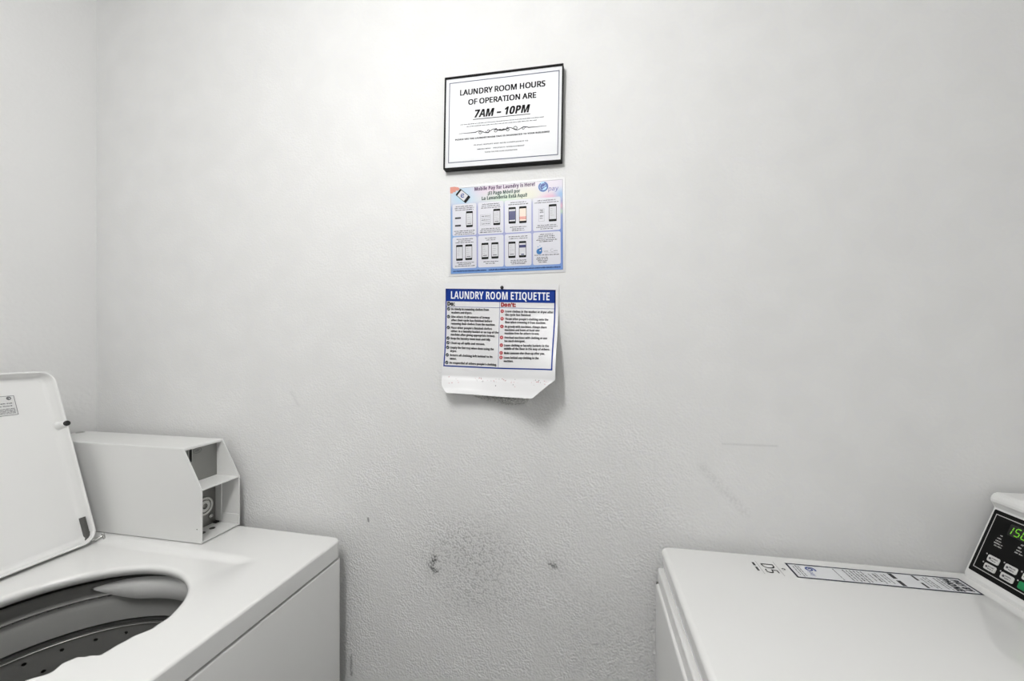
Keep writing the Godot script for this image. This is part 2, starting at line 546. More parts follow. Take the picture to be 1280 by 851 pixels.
func build_washer() -> void:
	var enamel := mat("white_enamel", Color(0.925, 0.925, 0.920), 0.17, 0.0, 0.5)
	var powder := mat("white_powder_coat", Color(0.90, 0.90, 0.894), 0.30)
	var steel := mat("brushed_steel", Color(0.74, 0.74, 0.73), 0.38, 0.7)
	var grey := mat("grey_plastic", Color(0.62, 0.62, 0.61), 0.22)
	var dark := mat("black_rubber", Color(0.10, 0.10, 0.10), 0.6)
	var chrome := mat("chrome", Color(0.78, 0.78, 0.77), 0.16, 1.0)
	var o := thing("washing_machine", "white top-loading coin washer with its lid open in the room corner", "washer", W_BASE, W_TURN)
	var base := Transform3D(Basis.IDENTITY, -W_BASE)
	var straight := Transform3D(Basis(Vector3.UP, deg_to_rad(-W_TURN)), Vector3.ZERO) * base      # square to the wall again
	var x0 := -1.375; var x1 := -0.612; var z0 := 0.035; var z1 := 0.745
	# cabinet
	begin(base)
	xf = base * Transform3D(UP, Vector3((x0 + x1) / 2 + 0.0015, 0.035, (z0 + z1) / 2))
	loft(func(i): return rounded(x1 - x0 - 0.004, z1 - z0 - 0.003, 0.012, i, 4), edge_profile(0.8380, 0.004, 4) + [Vector2(0.02, 0.8380), Vector2(0.0201, 0.80)], true, false)
	finish("cabinet", powder, o)
	for fx in [x0 + 0.06, x1 - 0.06]:
		for fz in [z0 + 0.06, z1 - 0.06]:
			begin(base * Transform3D(UP, Vector3(fx, 0, fz)))
			loft(func(i): return circle(0.022, i, 20), edge_profile(0.040, 0.004))
			finish("foot", dark, o)
	# top deck with the drum opening
	var cols := 720
	var w := x1 - x0; var h := z1 - z0; var re := 0.0055; var rc := 0.016
	var c := Vector2((x0 + x1) / 2, (z0 + z1) / 2)
	var rows := []
	for k in 6 + 44 + 8: rows.append(PackedVector3Array())
	for j in cols:
		var a := TAU * j / cols
		var d := Vector2.from_angle(a)
		var r := hole_radius(a)
		# outer point on the rounded rectangle, inset by the edge radius
		var hw := w / 2 - re; var hh := h / 2 - re
		var lo := 0.0; var hi := 1.2
		for it in 26:
			var m := (lo + hi) / 2
			var q := (HOLE + d * m - c).abs() - Vector2(hw - rc, hh - rc)
			var sd := Vector2(maxf(q.x, 0), maxf(q.y, 0)).length() + minf(maxf(q.x, q.y), 0.0) - rc
			if sd < 0: lo = m
			else: hi = m
		var B := HOLE + d * lo
		var q := B - c
		var out := Vector2.ZERO
		if absf(q.x) > hw - rc and absf(q.y) > hh - rc:
			out = (q - Vector2(signf(q.x) * (hw - rc), signf(q.y) * (hh - rc))).normalized()
		elif hw - absf(q.x) < hh - absf(q.y): out = Vector2(signf(q.x), 0)
		else: out = Vector2(0, signf(q.y))
		var k := 0
		var y := deck_height(HOLE.x + d.x * r, HOLE.y + d.y * r)
		for e in [[0.014, 0.024], [0.004, 0.018], [0.0, 0.010], [0.0008, 0.0050], [0.0030, 0.0016], [0.0065, 0.0003]]:
			var p: Vector2 = HOLE + d * (r + e[0])
			rows[k].append(Vector3(p.x, y - e[1], p.y)); k += 1
		for s in 44:
			var p: Vector2 = (HOLE + d * (r + 0.010)).lerp(B, s / 43.0)
			rows[k].append(Vector3(p.x, deck_height(p.x, p.y), p.y)); k += 1
		for s in range(1, 6):
			var g := PI / 2 * s / 5
			var p := B + out * re * sin(g)
			rows[k].append(Vector3(p.x, DECK - re * (1 - cos(g)), p.y)); k += 1
		for e in [[re, 0.8795], [re - 0.0015, 0.8780], [re - 0.012, 0.8780]]:
			var p: Vector2 = B + out * e[0]
			rows[k].append(Vector3(p.x, e[1], p.y)); k += 1
	begin(base)
	grid(rows, true, false)
	finish("top_deck", enamel, o)
	# drum: splash ring, basket with its balance ring, drain holes, wash plate
	var drum := base * Transform3D(UP, Vector3(HOLE.x, 0, HOLE.y))
	begin(drum)
	loft(func(i): return circle(0.0, -i, 96), [Vector2(0.275, 0.8900), Vector2(0.252, 0.8870), Vector2(0.247, 0.8850), Vector2(0.246, 0.8800), Vector2(0.250, 0.8770), Vector2(0.262, 0.8750)], false, false)
	finish("tub_ring", enamel, o)
	begin(drum)
	loft(func(i): return circle(0.0, -i, 96), [Vector2(0.246, 0.874), Vector2(0.236, 0.872), Vector2(0.233, 0.868), Vector2(0.232, 0.856), Vector2(0.228, 0.851), Vector2(0.226, 0.846), Vector2(0.227, 0.842), Vector2(0.232, 0.838), Vector2(0.237, 0.834), Vector2(0.2395, 0.815), Vector2(0.242, 0.808), Vector2(0.2435, 0.772), Vector2(0.252, 0.769)], false, false)
	var basket_ring := finish("balance_ring", grey, o)
	basket_ring.set_meta("label", "grey plastic balance ring")
	begin(drum)
	loft(func(i): return circle(0.0, -i, 120), [Vector2(0.254, 0.7675), Vector2(0.246, 0.7655), Vector2(0.2425, 0.763), Vector2(0.2415, 0.759), Vector2(0.243, 0.7565), Vector2(0.2465, 0.7545), Vector2(0.2475, 0.7535)], false, false)
	perforated_band(0.2475, 0.7535, 8, 30, 0.031, 0.0040)
	loft(func(i): return circle(0.0, -i, 120), [Vector2(0.2475, 0.5055), Vector2(0.2475, 0.42), Vector2(0.238, 0.39), Vector2(0.20, 0.38), Vector2(0.001, 0.38)], false, false)
	finish("basket", steel, o)
	begin(drum)
	loft(func(i): return circle(0.0, -i, 96), [Vector2(0.285, 0.874), Vector2(0.280, 0.86), Vector2(0.275, 0.36), Vector2(0.001, 0.34)], false, false)
	finish("outer_tub", grey, o)
	begin(drum)
	loft(func(i): return circle(0.0, -i, 48), [Vector2(0.20, 0.383), Vector2(0.19, 0.395), Vector2(0.09, 0.405), Vector2(0.05, 0.43), Vector2(0.035, 0.47), Vector2(0.001, 0.475)], false, false)
	finish("wash_plate", grey, o)
	# the white splash guard under the rim at the back of the opening
	begin(drum)
	var guard := []
	for k in 41:
		var t := k / 40.0
		var a := deg_to_rad(lerpf(134.0, 20.0, t))
		var grow := sqrt(smoothstep(0.0, 0.22, t)) * (1.0 - 0.15 * smoothstep(0.5, 1.0, t))
		var row := PackedVector3Array()
		for e in [[0.228, 0.0], [0.221, 0.002], [0.2165, 0.009], [0.2150, 0.018], [0.2165, 0.030], [0.2205, 0.040], [0.2235, 0.047], [0.2255, 0.049]]:
			var rr: float = lerpf(0.226, e[0], grow)
			row.append(Vector3(cos(a) * rr, sin(a) * rr, 0.8725 - 0.009 * (1.0 - grow) - e[1] * grow))
		guard.append(row)
	grid(guard, false, true)
	finish("splash_guard", enamel, o)
	# lid: a dished panel hinged at the back, leaning against nothing but its hinges
	var lean := deg_to_rad(19.5)
	var frame := straight * Transform3D(Basis(Vector3(0, 0, -1), Vector3(-sin(lean), cos(lean), 0), Vector3(cos(lean), sin(lean), 0)), Vector3(-1.195, 0.9175, 0.165))
	var lw := 0.505; var lh := 0.440
	var mid := Vector3(-lw / 2 + 0.002, lh / 2 + 0.001, 0)
	begin(frame * Transform3D(Basis.IDENTITY, mid))
	loft(func(i): return rounded(lw, lh, 0.030, i, 8), [Vector2(0.012, -0.026), Vector2(0.006, -0.0245), Vector2(0.002, -0.019), Vector2(0.0, -0.010), Vector2(0.0, 0.0), Vector2(0.0006, 0.0012), Vector2(0.002, 0.0018), Vector2(0.0042, 0.0012), Vector2(0.0050, 0.0), Vector2(0.0062, -0.005), Vector2(0.0105, -0.0155), Vector2(0.0135, -0.0185), Vector2(0.019, -0.0195)])
	var lid := finish("lid", enamel, o)
	# boss and bumper on the rim, and the one on the other side
	for bx in [-0.0025, -lw + 0.0065]:
		begin(frame * Transform3D(Basis.IDENTITY, Vector3(bx, 0.3005, -0.016)))
		loft(func(i): return circle(0.0085, i, 24), [Vector2(-0.004, 0.0), Vector2(-0.001, 0.010), Vector2(0.0, 0.0165), Vector2(0.001, 0.0185), Vector2(0.0025, 0.019)])
		finish("bumper_boss", enamel, lid)
		begin(frame * Transform3D(Basis.IDENTITY, Vector3(bx, 0.3005, 0.0015)))
		loft(func(i): return circle(0.0066, i, 20), edge_profile(0.007, 0.0028, 4))
		finish("bumper", dark, lid).set_meta("label", "black rubber bumper")
	for side in [0, 1]:
		var hx := -0.0095 if side == 0 else -lw + 0.0135
		begin(frame)
		rbox(Vector3(hx - 0.004, 0.004, -0.0190), Vector3(hx + 0.003, 0.066, -0.006), 0.0015, 0.001)
		prism(PackedVector2Array([Vector2(hx - 0.012, 0.006), Vector2(hx + 0.004, 0.006), Vector2(hx + 0.004, 0.028)]), -0.0125, -0.007)
		finish("hinge_strap", mat("dull_hinge_metal", Color(0.42, 0.42, 0.41), 0.42, 0.9), lid)
		begin(frame)
		var sx := 0.010 if side == 0 else -lw - 0.006
		tube([Vector3(hx, 0.010, -0.006), Vector3(hx + (0.008 if side == 0 else -0.008), 0.004, -0.004), Vector3(sx, 0.006, 0.0), Vector3(sx + 0.002, 0.012, 0.002), Vector3(sx + 0.002, -0.004, 0.003), Vector3(sx - 0.004, -0.008, 0.0)], 0.0026, 8)
		finish("hinge_pin", chrome, lid)
	# paper label inside the lid
	pm = flat_map
	begin(frame * Transform3D(Basis.IDENTITY, Vector3(-0.069, 0.343, -0.0190)))
	prect(-0.085, 0.0, 0.0, 0.047, 0.0)
	var sticker := finish("care_label", mat("label_paper", Color(0.88, 0.88, 0.875), 0.5), lid)
	begin(frame * Transform3D(Basis.IDENTITY, Vector3(-0.069, 0.343, -0.0190)))
	pframe(-0.085, 0.0, 0.0, 0.047, 0.0009)
	ribbon(arc(Vector2(-0.0095, 0.041), 0.0034, 0.0034, 0, TAU, 16), 0.0016)
	ribbon(arc(Vector2(-0.0095, 0.041), 0.0016, 0.0016, 0.4, 5.2, 12), 0.0014)
	rng.seed = 91
	fine_print(-0.078, -0.006, 0.0275, 0.0028)
	fine_print(-0.078, -0.007, 0.0215, 0.0028)
	for r in 5: fine_print(-0.078, -0.0035, 0.0150 - r * 0.0027, 0.0018)
	finish("label_print", mat("grey_ink", Color(0.34, 0.34, 0.36), 0.6), sticker)
	# coin meter box
	var cx0 := -1.452; var ct := 1.1475; var cb := DECK + 0.0022
	var prof := PackedVector2Array([Vector2(cx0, cb), Vector2(-0.9197, cb), Vector2(-0.9197, 1.0517), Vector2(-0.9740, ct - 0.001), Vector2(cx0, ct - 0.001)])
	begin(straight)
	prism(prof, 0.1325, 0.135)
	var box := finish("coin_box", powder, o)
	begin(straight)
	prism(prof, 0.0295, 0.032)
	finish("side_panel", powder, box)
	begin(straight)
	rbox(Vector3(cx0, ct - 0.008, 0.0295), Vector3(-0.9738, ct, 0.1352), 0.0006, 0.0032, 4)
	finish("top_panel", powder, box)
	begin(straight)
	rbox(Vector3(cx0, cb, 0.030), Vector3(cx0 + 0.003, ct - 0.004, 0.1345), 0.0006, 0.0005)
	finish("back_panel", powder, box)
	begin(straight)
	for q in [[1.050, ct - 0.006, 0.0320, 0.1020], [1.050, ct - 0.006, 0.1080, 0.1325], [1.050, 1.1055, 0.1020, 0.1080], [1.1385, ct - 0.006, 0.1020, 0.1080]]:
		rbox(Vector3(-0.9925, q[0], q[2]), Vector3(-0.9905, q[1], q[3]), 0.0001, 0.0001)
	finish("coin_plate", mat("plate_metal", Color(0.56, 0.56, 0.55), 0.34, 0.75), box).set_meta("label", "grey metal coin plate with an upright slot")
	begin(straight)
	rbox(Vector3(-0.9945, cb + 0.001, 0.0320), Vector3(-0.9915, 1.0485, 0.1325), 0.0003, 0.0003)
	finish("lock_plate", mat("plate_metal", Color.WHITE), box)
	begin(straight)
	rbox(Vector3(-0.9915, 1.0475, 0.0318), Vector3(-0.9205, 1.0512, 0.1330), 0.0006, 0.0009)
	finish("shelf", powder, box)
	begin(straight)
	rbox(Vector3(-0.9915, cb + 0.0006, 0.0318), Vector3(-0.9195, cb + 0.0034, 0.1345), 0.0006, 0.0006)
	var tray := finish("box_floor", powder, box)
	for hz in [0.0685, 0.0945]:
		begin(straight * Transform3D(UP, Vector3(-0.9640, cb + 0.0030, hz)))
		loft(func(i): return circle(0.0066, i, 24), [Vector2(0, 0), Vector2(0, 0.0010), Vector2(0.0008, 0.0016), Vector2(0.0026, 0.0018), Vector2(0.0030, 0.0006), Vector2(0.0046, 0.0006)])
		finish("floor_bolt", mat("dull_hinge_metal", Color(0.42, 0.42, 0.41), 0.42, 0.9), tray)
	begin(straight)
	rbox(Vector3(-0.9720, cb + 0.003, 0.0318), Vector3(-0.9200, 0.9510, 0.0336), 0.0004, 0.0004)
	rbox(Vector3(-0.9915, cb + 0.008, 0.0318), Vector3(-0.9735, 1.0475, 0.0352), 0.0004, 0.0004)
	finish("side_bracket", powder, box)
	begin(straight)
	rbox(Vector3(-0.9900, cb + 0.0034, 0.0335), Vector3(-0.9800, cb + 0.0068, 0.0440), 0.0008, 0.0008)
	finish("rubber_stop", dark, box)
	begin(straight)
	rbox(Vector3(cx0 + 0.004, DECK - 0.0005, 0.0400), Vector3(-0.9320, cb + 0.0012, 0.1220), 0.001, 0.0004)
	finish("mounting_foot", powder, box)
	# coin slot and its badge on the upper plate
	var plate := Transform3D(TO_RIGHT, Vector3(-0.9905, 0, 0))      # local x = -z, y = up
	begin(straight * plate)
	tube([Vector3(-0.1005, 1.1395, 0.0015), Vector3(-0.1005, 1.1070, 0.0018), Vector3(-0.1020, 1.1045, 0.0018), Vector3(-0.1050, 1.1035, 0.0018), Vector3(-0.1080, 1.1045, 0.0018), Vector3(-0.1095, 1.1070, 0.0018), Vector3(-0.1095, 1.1395, 0.0015)], 0.0013, 8)
	finish("coin_slot", chrome, box)
	begin(straight * plate)
	pm = flat_map
	var oval := []
	for p in arc(Vector2.ZERO, 0.0105, 0.0105, 0, TAU, 28): oval.append(Vector2(p.x - 0.0860, p.y * 0.62 + 1.1292))
	ribbon(oval, 0.0011, 0.0006)
	oval = []
	for p in arc(Vector2.ZERO, 0.0066, 0.0066, 0, TAU, 24): oval.append(Vector2(p.x - 0.0860, p.y * 0.52 + 1.1292))
	ribbon(oval, 0.0007, 0.0006)
	ppoly([Vector2(-0.0905, 1.1284), Vector2(-0.0850, 1.1284), Vector2(-0.0850, 1.1270), Vector2(-0.0815, 1.1294), Vector2(-0.0850, 1.1317), Vector2(-0.0850, 1.1304), Vector2(-0.0905, 1.1304)], 0.0006)
	finish("slot_badge", mat("grey_ink", Color.WHITE), box)
	# cash box lock
	begin(straight * plate * Transform3D(Basis.IDENTITY, Vector3(-0.0745, 0.9830, -0.001)))
	loft(func(i): return circle(0.0235, i, 40), [Vector2(0, 0), Vector2(0, 0.010), Vector2(0.001, 0.0122), Vector2(0.003, 0.0126), Vector2(0.0055, 0.0115), Vector2(0.0065, 0.0085), Vector2(0.0075, 0.0085), Vector2(0.0095, 0.0120), Vector2(0.0150, 0.0126), Vector2(0.0165, 0.0120), Vector2(0.0168, 0.0010), Vector2(0.0200, 0.0010)])
	finish("cash_lock", chrome, box)
	begin(straight * plate * Transform3D(Basis.IDENTITY, Vector3(-0.0500, 0.9475, -0.001)))
	loft(func(i): return circle(0.0062, i, 20), [Vector2(0, 0), Vector2(0, 0.002), Vector2(0.001, 0.0042), Vector2(0.003, 0.0056), Vector2(0.0045, 0.0060)])
	finish("rivet", chrome, box)
	begin(straight * Transform3D(UP, Vector3(-1.4375, ct - 0.0003, 0.0520)))
	loft(func(i): return circle(0.0095, i, 24), [Vector2(0, 0), Vector2(0, 0.0012), Vector2(0.0012, 0.0018), Vector2(0.0028, 0.0018), Vector2(0.0036, 0.0006), Vector2(0.005, 0.0006)])
	finish("top_lock", steel, box)
	begin(straight)
	disc(Transform3D(Basis.IDENTITY, Vector3(-0.9330, 0.9555, 0.1349)), 0.0014, 0.0006, 0.0002, 12)  # metal disc standing in for the small dark screw hole
	finish("screw_hole_disc", mat("dull_hinge_metal", Color.WHITE), box)

# ---------------------------------------------------------------- dryer
const D_BASE := Vector3(0.139, 0.0, 0.020)
const D_TURN := 1.1
const D_TOP := 0.970

func build_dryer() -> void:
	var enamel := mat("glossy_enamel", Color(0.925, 0.925, 0.920), 0.10)
	enamel.clearcoat_enabled = true
	enamel.clearcoat = 1.0
	enamel.clearcoat_roughness = 0.04
	var powder := mat("white_powder_coat", Color.WHITE)
	var black := mat("console_black", Color(0.012, 0.012, 0.013), 0.45, 0.0, 0.3)
	var white_ink := mat("white_ink", Color(0.74, 0.74, 0.73), 0.5)
	var dark_ink := mat("dark_ink", Color(0.07, 0.075, 0.09), 0.5)
	var dark := mat("black_rubber", Color.WHITE)
	var o := thing("tumble_dryer", "white dryer with a black keypad console and a long notice strip on top", "dryer", D_BASE, D_TURN)
	var base := Transform3D(Basis.IDENTITY, -D_BASE)
	var x0 := D_BASE.x; var x1 := x0 + 0.69; var z0 := D_BASE.z; var z1 := z0 + 0.686
	begin(base)
	rbox(Vector3(x0 + 0.004, 0.03, z0 + 0.003), Vector3(x1 - 0.002, D_TOP - 0.043, z1 - 0.003), 0.006, 0.003, 4)
	finish("cabinet", powder, o)
	for fx in [x0 + 0.06, x1 - 0.06]:
		for fz in [z0 + 0.06, z1 - 0.06]:
			begin(base * Transform3D(UP, Vector3(fx, 0, fz)))
			loft(func(i): return circle(0.022, i, 20), edge_profile(0.035, 0.004))
			finish("foot", dark, o)
	begin(base)
	rbox(Vector3(x0, D_TOP - 0.042, z0), Vector3(x1, D_TOP, z1), 0.016, 0.009, 6)
	finish("top_panel", enamel, o)
	# front: a folded panel whose edges stand proud, and the door in it
	var front := base * Transform3D(Basis(Vector3(0, 0, 1), Vector3(0, 1, 0), Vector3(-1, 0, 0)), Vector3(x0 + 0.004, 0, 0))
	var fc := Vector3((z0 + z1) / 2, 0, 0)
	begin(front * Transform3D(Basis.IDENTITY, fc + Vector3(0, (D_TOP - 0.0465 + 0.06) / 2, 0)))
	var ph := D_TOP - 0.0465 - 0.06
	loft(func(i): return rounded(0.684, ph, 0.006, i, 4), [Vector2(0, 0), Vector2(0, 0.0075), Vector2(0.0008, 0.0092), Vector2(0.0025, 0.010), Vector2(0.006, 0.010)], false)
	var panel := finish("front_panel", powder, o)
	begin(front * Transform3D(Basis.IDENTITY, fc + Vector3(0, D_TOP - 0.0745 - 0.33, 0.0)))
	loft(func(i): return rounded(0.672, 0.66, 0.008, i, 4), [Vector2(-0.0035, 0.0102), Vector2(0, 0.0103), Vector2(0, 0.0125), Vector2(0.001, 0.0142), Vector2(0.003, 0.015), Vector2(0.008, 0.015)], false)
	finish("door", powder, panel)
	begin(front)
	rbox(Vector3(z0 + 0.010, D_TOP - 0.078, 0.0102), Vector3(z0 + 0.016, D_TOP - 0.0725, 0.0148), 0.001, 0.001)  # small metal block standing in for the dark notch between panel and door
	finish("door_notch_block", mat("dull_hinge_metal", Color.WHITE), panel)
	# console
	var cp := PackedVector2Array([Vector2(0.6755, D_TOP), Vector2(0.6755, 0.9765), Vector2(0.6770, 0.9800), Vector2(0.7215, 1.1010), Vector2(0.7180, 1.1085), Vector2(0.7155, 1.1120), Vector2(0.7152, 1.1165), Vector2(0.7168, 1.1215), Vector2(0.7200, 1.1255), Vector2(0.7260, 1.1280), Vector2(0.8120, 1.1290), Vector2(0.8180, 1.1260), Vector2(0.8200, 1.1180), Vector2(0.8200, D_TOP)])
	var rows := []
	for e in [[0.0305, 0.010], [0.0308, 0.006], [0.0318, 0.0026], [0.0335, 0.0008], [0.0362, 0.0], [0.6978, 0.0], [0.7005, 0.0008], [0.7022, 0.0026], [0.7032, 0.006], [0.7035, 0.010]]:
		var row := PackedVector3Array()
		for p in cp:
			var m := Vector2(0.760, 1.05)
			var q := p
			q.x = p.x + signf(m.x - p.x) * minf(e[1], absf(m.x - p.x))
			q.y = p.y - e[1] if p.y > 1.1 else p.y
			row.append(Vector3(q.x, q.y, e[0]))
		rows.append(row)
	begin(base)
	for i in rows.size() - 1:
		for j in cp.size() - 1:
			var d := (cp[j + 1] - cp[j]).normalized()
			var n := Vector3(-d.y, d.x, 0)
			var lean := 0.0
			if i < 4: lean = -1.0 + i / 4.0
			elif i > 4: lean = (i - 4) / 4.0
			var na := (n * (1.0 - absf(lean)) + Vector3(0, 0, lean)).normalized()
			tri(rows[i][j], rows[i][j + 1], rows[i + 1][j + 1], na, na, na)
			tri(rows[i][j], rows[i + 1][j + 1], rows[i + 1][j], na, na, na)
	for e in [[0, -1.0], [rows.size() - 1, 1.0]]:
		var flat := PackedVector2Array()
		for p in rows[e[0]]: flat.append(Vector2(p.x, p.y))
		var ids := Geometry2D.triangulate_polygon(flat)
		var n := Vector3(0, 0, e[1])
		for i in range(0, ids.size(), 3):
			tri(rows[e[0]][ids[i]], rows[e[0]][ids[i + 1]], rows[e[0]][ids[i + 2]], n, n, n)
	var console := finish("console", powder, o)
	# keypad on the sloping face: local x along the console (+z), y up the slope, z out of it
	var dir := Vector2(0.7215 - 0.6770, 1.1010 - 0.9800).normalized()
	var face := base * Transform3D(Basis(Vector3(0, 0, 1), Vector3(dir.x, dir.y, 0), Vector3(-dir.y, dir.x, 0)), Vector3(0.6770, 0.9800, 0.0305))
	begin(face * Transform3D(Basis.IDENTITY, Vector3(0.0075 + 0.32, 0.0055 + 0.060, 0)))
	loft(func(i): return rounded(0.64, 0.120, 0.002, i, 3), [Vector2(0, 0), Vector2(0, 0.0006), Vector2(0.0004, 0.001), Vector2(0.001, 0.001)], false)
	var keypad := finish("keypad", black, console)
	keypad.set_meta("label", "glossy black keypad with green digits")
	pm = flat_map
	begin(face)
	pframe(0.0135, 0.0140, 0.640, 0.1185, 0.0014, 0.0012)
	rng.seed = 12
	# captions over the two programme lamps
	for q in [[0.0360, 0.0845, 0.004], [0.0345, 0.0785, 0.007], [0.0348, 0.0735, 0.009], [0.0360, 0.0690, 0.014], [0.0370, 0.0645, 0.012], [0.0700, 0.0845, 0.004], [0.0690, 0.0785, 0.007], [0.0695, 0.0735, 0.009], [0.0700, 0.0690, 0.012]]:
		fine_print(q[0] - q[2] / 2, q[0] + q[2] / 2, q[1], 0.0026, 0.0012)
	for q in [[0.0265, 0.0460], [0.0265, 0.0300], [0.0570, 0.0460], [0.0570, 0.0300], [0.0850, 0.0460], [0.0850, 0.0300]]:
		pdisc(q[0], q[1], 0.0013, 0.0012, 10)
	finish("keypad_print", white_ink, keypad)
	# display
	begin(face * Transform3D(Basis.IDENTITY, Vector3(0.071, 0.1015, 0.0009)))
	loft(func(i): return rounded(0.058, 0.020, 0.002, i, 3), [Vector2(0, 0), Vector2(0, 0.0003), Vector2(0.0004, 0.0005)], false)
	finish("display_window", mat("smoked_window", Color(0.06, 0.065, 0.06), 0.2), keypad)
	var lit := mat("green_digits", Color(0.1, 0.3, 0.05), 0.5)
	lit.emission_enabled = true
	lit.emission = Color(0.50, 0.86, 0.14)
	lit.emission_energy_multiplier = 0.65
	begin(face)
	var segs := {"1": [1, 2], "5": [0, 5, 6, 2, 3], "0": [0, 1, 2, 3, 4, 5]}
	var at := 0.0
	for ch in ["1", "5", "0"]:
		var sx := 0.0455 + at; var sy := 0.0945; var w := 0.0072; var h := 0.0135; var k := 0.14
		if ch == "1": sx -= 0.0055
		var P := func(a: float, b: float): return Vector2(sx + a * w + b * h * k, sy + b * h)
		var ends := [[0.1, 1.0, 0.9, 1.0], [1.0, 0.95, 1.0, 0.55], [1.0, 0.45, 1.0, 0.05], [0.1, 0.0, 0.9, 0.0], [0.0, 0.45, 0.0, 0.05], [0.0, 0.95, 0.0, 0.55], [0.1, 0.5, 0.9, 0.5]]
		for g in segs[ch]:
			ribbon([P.call(ends[g][0], ends[g][1]), P.call(ends[g][2], ends[g][3])], 0.0017, 0.0016)
		at += 0.0068 if ch == "1" else 0.0115
	finish("display_digits", lit, keypad)
	# buttons
	var key_white := mat("key_white", Color(0.83, 0.83, 0.82), 0.45)
	var spots := [[0.0405, 0.0410, 0.0205, 0.0118], [0.0405, 0.0255, 0.0205, 0.0112], [0.0700, 0.0410, 0.0200, 0.0115], [0.0700, 0.0250, 0.0215, 0.0112], [0.0985, 0.0410, 0.0200, 0.0115], [0.0985, 0.0250, 0.0210, 0.0125]]
	for i in spots.size():
		var b = spots[i]
		begin(face * Transform3D(Basis.IDENTITY, Vector3(b[0], b[1], 0.0008)))
		loft(func(k): return rounded(b[2], b[3], 0.0025, k, 4), edge_profile(0.0014, 0.0006, 3), false)
		var key := finish("button", mat("key_green", Color(0.05, 0.52, 0.30), 0.4) if i == 5 else key_white, keypad)
		if i == 5:
			key.set_meta("label", "green button")
			continue
		begin(face)
		pdisc(b[0] - 0.0055, b[1], 0.0022, 0.00235, 10)
		fine_print(b[0] - 0.0030, b[0] + 0.0075, b[1] + 0.0006, 0.0026, 0.0023)
		fine_print(b[0] - 0.0030, b[0] + 0.0060, b[1] - 0.0034, 0.0026, 0.0023)
		finish("button_print", mat("grey_ink", Color.WHITE), keypad)
	# print on the top: read from the front of the dryer, so x runs along +z and y along +x
	var top := base * Transform3D(Basis(Vector3(0, 0, 1), Vector3(1, 0, 0), Vector3(0, 1, 0)), Vector3(0.3655, D_TOP, 0.0500))
	begin(top)
	prect(0, 0, 0.050, 0.288, 0.0003)
	var strip := finish("notice_strip", mat("strip_vinyl", Color(0.90, 0.905, 0.915), 0.35), o)
	strip.set_meta("label", "long white notice strip with dark blue print")
	begin(top)
	pframe(0, 0, 0.050, 0.288, 0.0034, 0.0005)
	for sx in [-0.0003, 0.0003]:
		for sy in [-0.0006, 0.0006]:
			text("PAY BY", 0.025 + sx, 0.2695 + sy, 0.0110, 0.034, true, 1, 0.0, 0.0005)
			text("PHONE", 0.025 + sx, 0.2540 + sy, 0.0115, 0.038, true, 1, 0.0, 0.0005)
	finish("strip_lettering", mat("navy_ink", Color(0.07, 0.09, 0.20), 0.5), strip)
	begin(top)
	rng.seed = 5
	for q in [[0.2480, 0.037, 0.0026], [0.2420, 0.036, 0.0026], [0.2300, 0.034, 0.0024], [0.2250, 0.034, 0.0024], [0.2190, 0.026, 0.0022], [0.1610, 0.030, 0.0024], [0.1555, 0.026, 0.0024], [0.1480, 0.034, 0.0024], [0.1420, 0.028, 0.0040], [0.1345, 0.024, 0.0024], [0.1250, 0.036, 0.0030], [0.1190, 0.037, 0.0030], [0.1130, 0.036, 0.0030], [0.1070, 0.037, 0.0030], [0.1010, 0.034, 0.0030], [0.0950, 0.037, 0.0030], [0.0790, 0.038, 0.0022], [0.0190, 0.034, 0.0020], [0.0145, 0.038, 0.0024], [0.0095, 0.030, 0.0018]]:
		fine_print(0.025 - q[1] / 2, 0.025 + q[1] / 2, q[0], q[2], 0.0005)
	# store badges beside the codes
	for q in [0.0045, 0.0275]:
		prect(q, 0.1710, q + 0.0175, 0.1780, 0.0005)
		prect(q, 0.2090, q + 0.0165, 0.2130, 0.0005)
	finish("strip_print", mat("dark_ink", Color.WHITE), strip)
	begin(top)
	ribbon(arc(Vector2(0.0165, 0.0370), 0.0085, 0.0060, 0.9, 6.0, 20), 0.0032, 0.0005)
	ribbon(arc(Vector2(0.0160, 0.0370), 0.0045, 0.0020, -0.3, 4.6, 16), 0.0034, 0.0005)
	text("pay", 0.0255, 0.0305, 0.0075, 0.0140, false, 0, 0.2, 0.0005)
	finish("strip_logo", mat("logo_blue", Color(0.10, 0.24, 0.56), 0.4), strip)
	var tag_at := base * Transform3D(Basis(Vector3(0, 0, 1), Vector3(1, 0, 0), Vector3(0, 1, 0)), Vector3(0.3010, D_TOP, 0.0500))
	begin(tag_at)
	prect(-0.002, -0.002, 0.052, 0.060, 0.0002)
	var plate_tag := finish("number_label", enamel, o)
	plate_tag.set_meta("label", "small label reading D5")
	begin(tag_at)
	for sx in [0.0, 0.0006]: text("D5", 0.0262 + sx, 0.0170, 0.0220, 0.032, false, 1, 0.0, 0.0004)
	prect(0.0085, 0.0020, 0.0205, 0.0062, 0.0004)
	prect(0.0245, 0.0020, 0.0385, 0.0062, 0.0004)
	ribbon(arc(Vector2(0.0240, 0.0525), 0.0022, 0.0022, 0.3, 5.4, 12), 0.0016, 0.0004)
	ribbon([Vector2(0.0270, 0.0505), Vector2(0.0270, 0.0550)], 0.0012, 0.0004)
	finish("number_print", dark_ink, plate_tag)
	for q in [[0.0020, 0.0105], [0.0, 0.0435]]:
		begin(tag_at)
		prect(q[0], q[1], 0.050 - q[0], q[1] + 0.0006, 0.0004)
		finish("number_rule", mat("grey_ink", Color.WHITE), plate_tag)

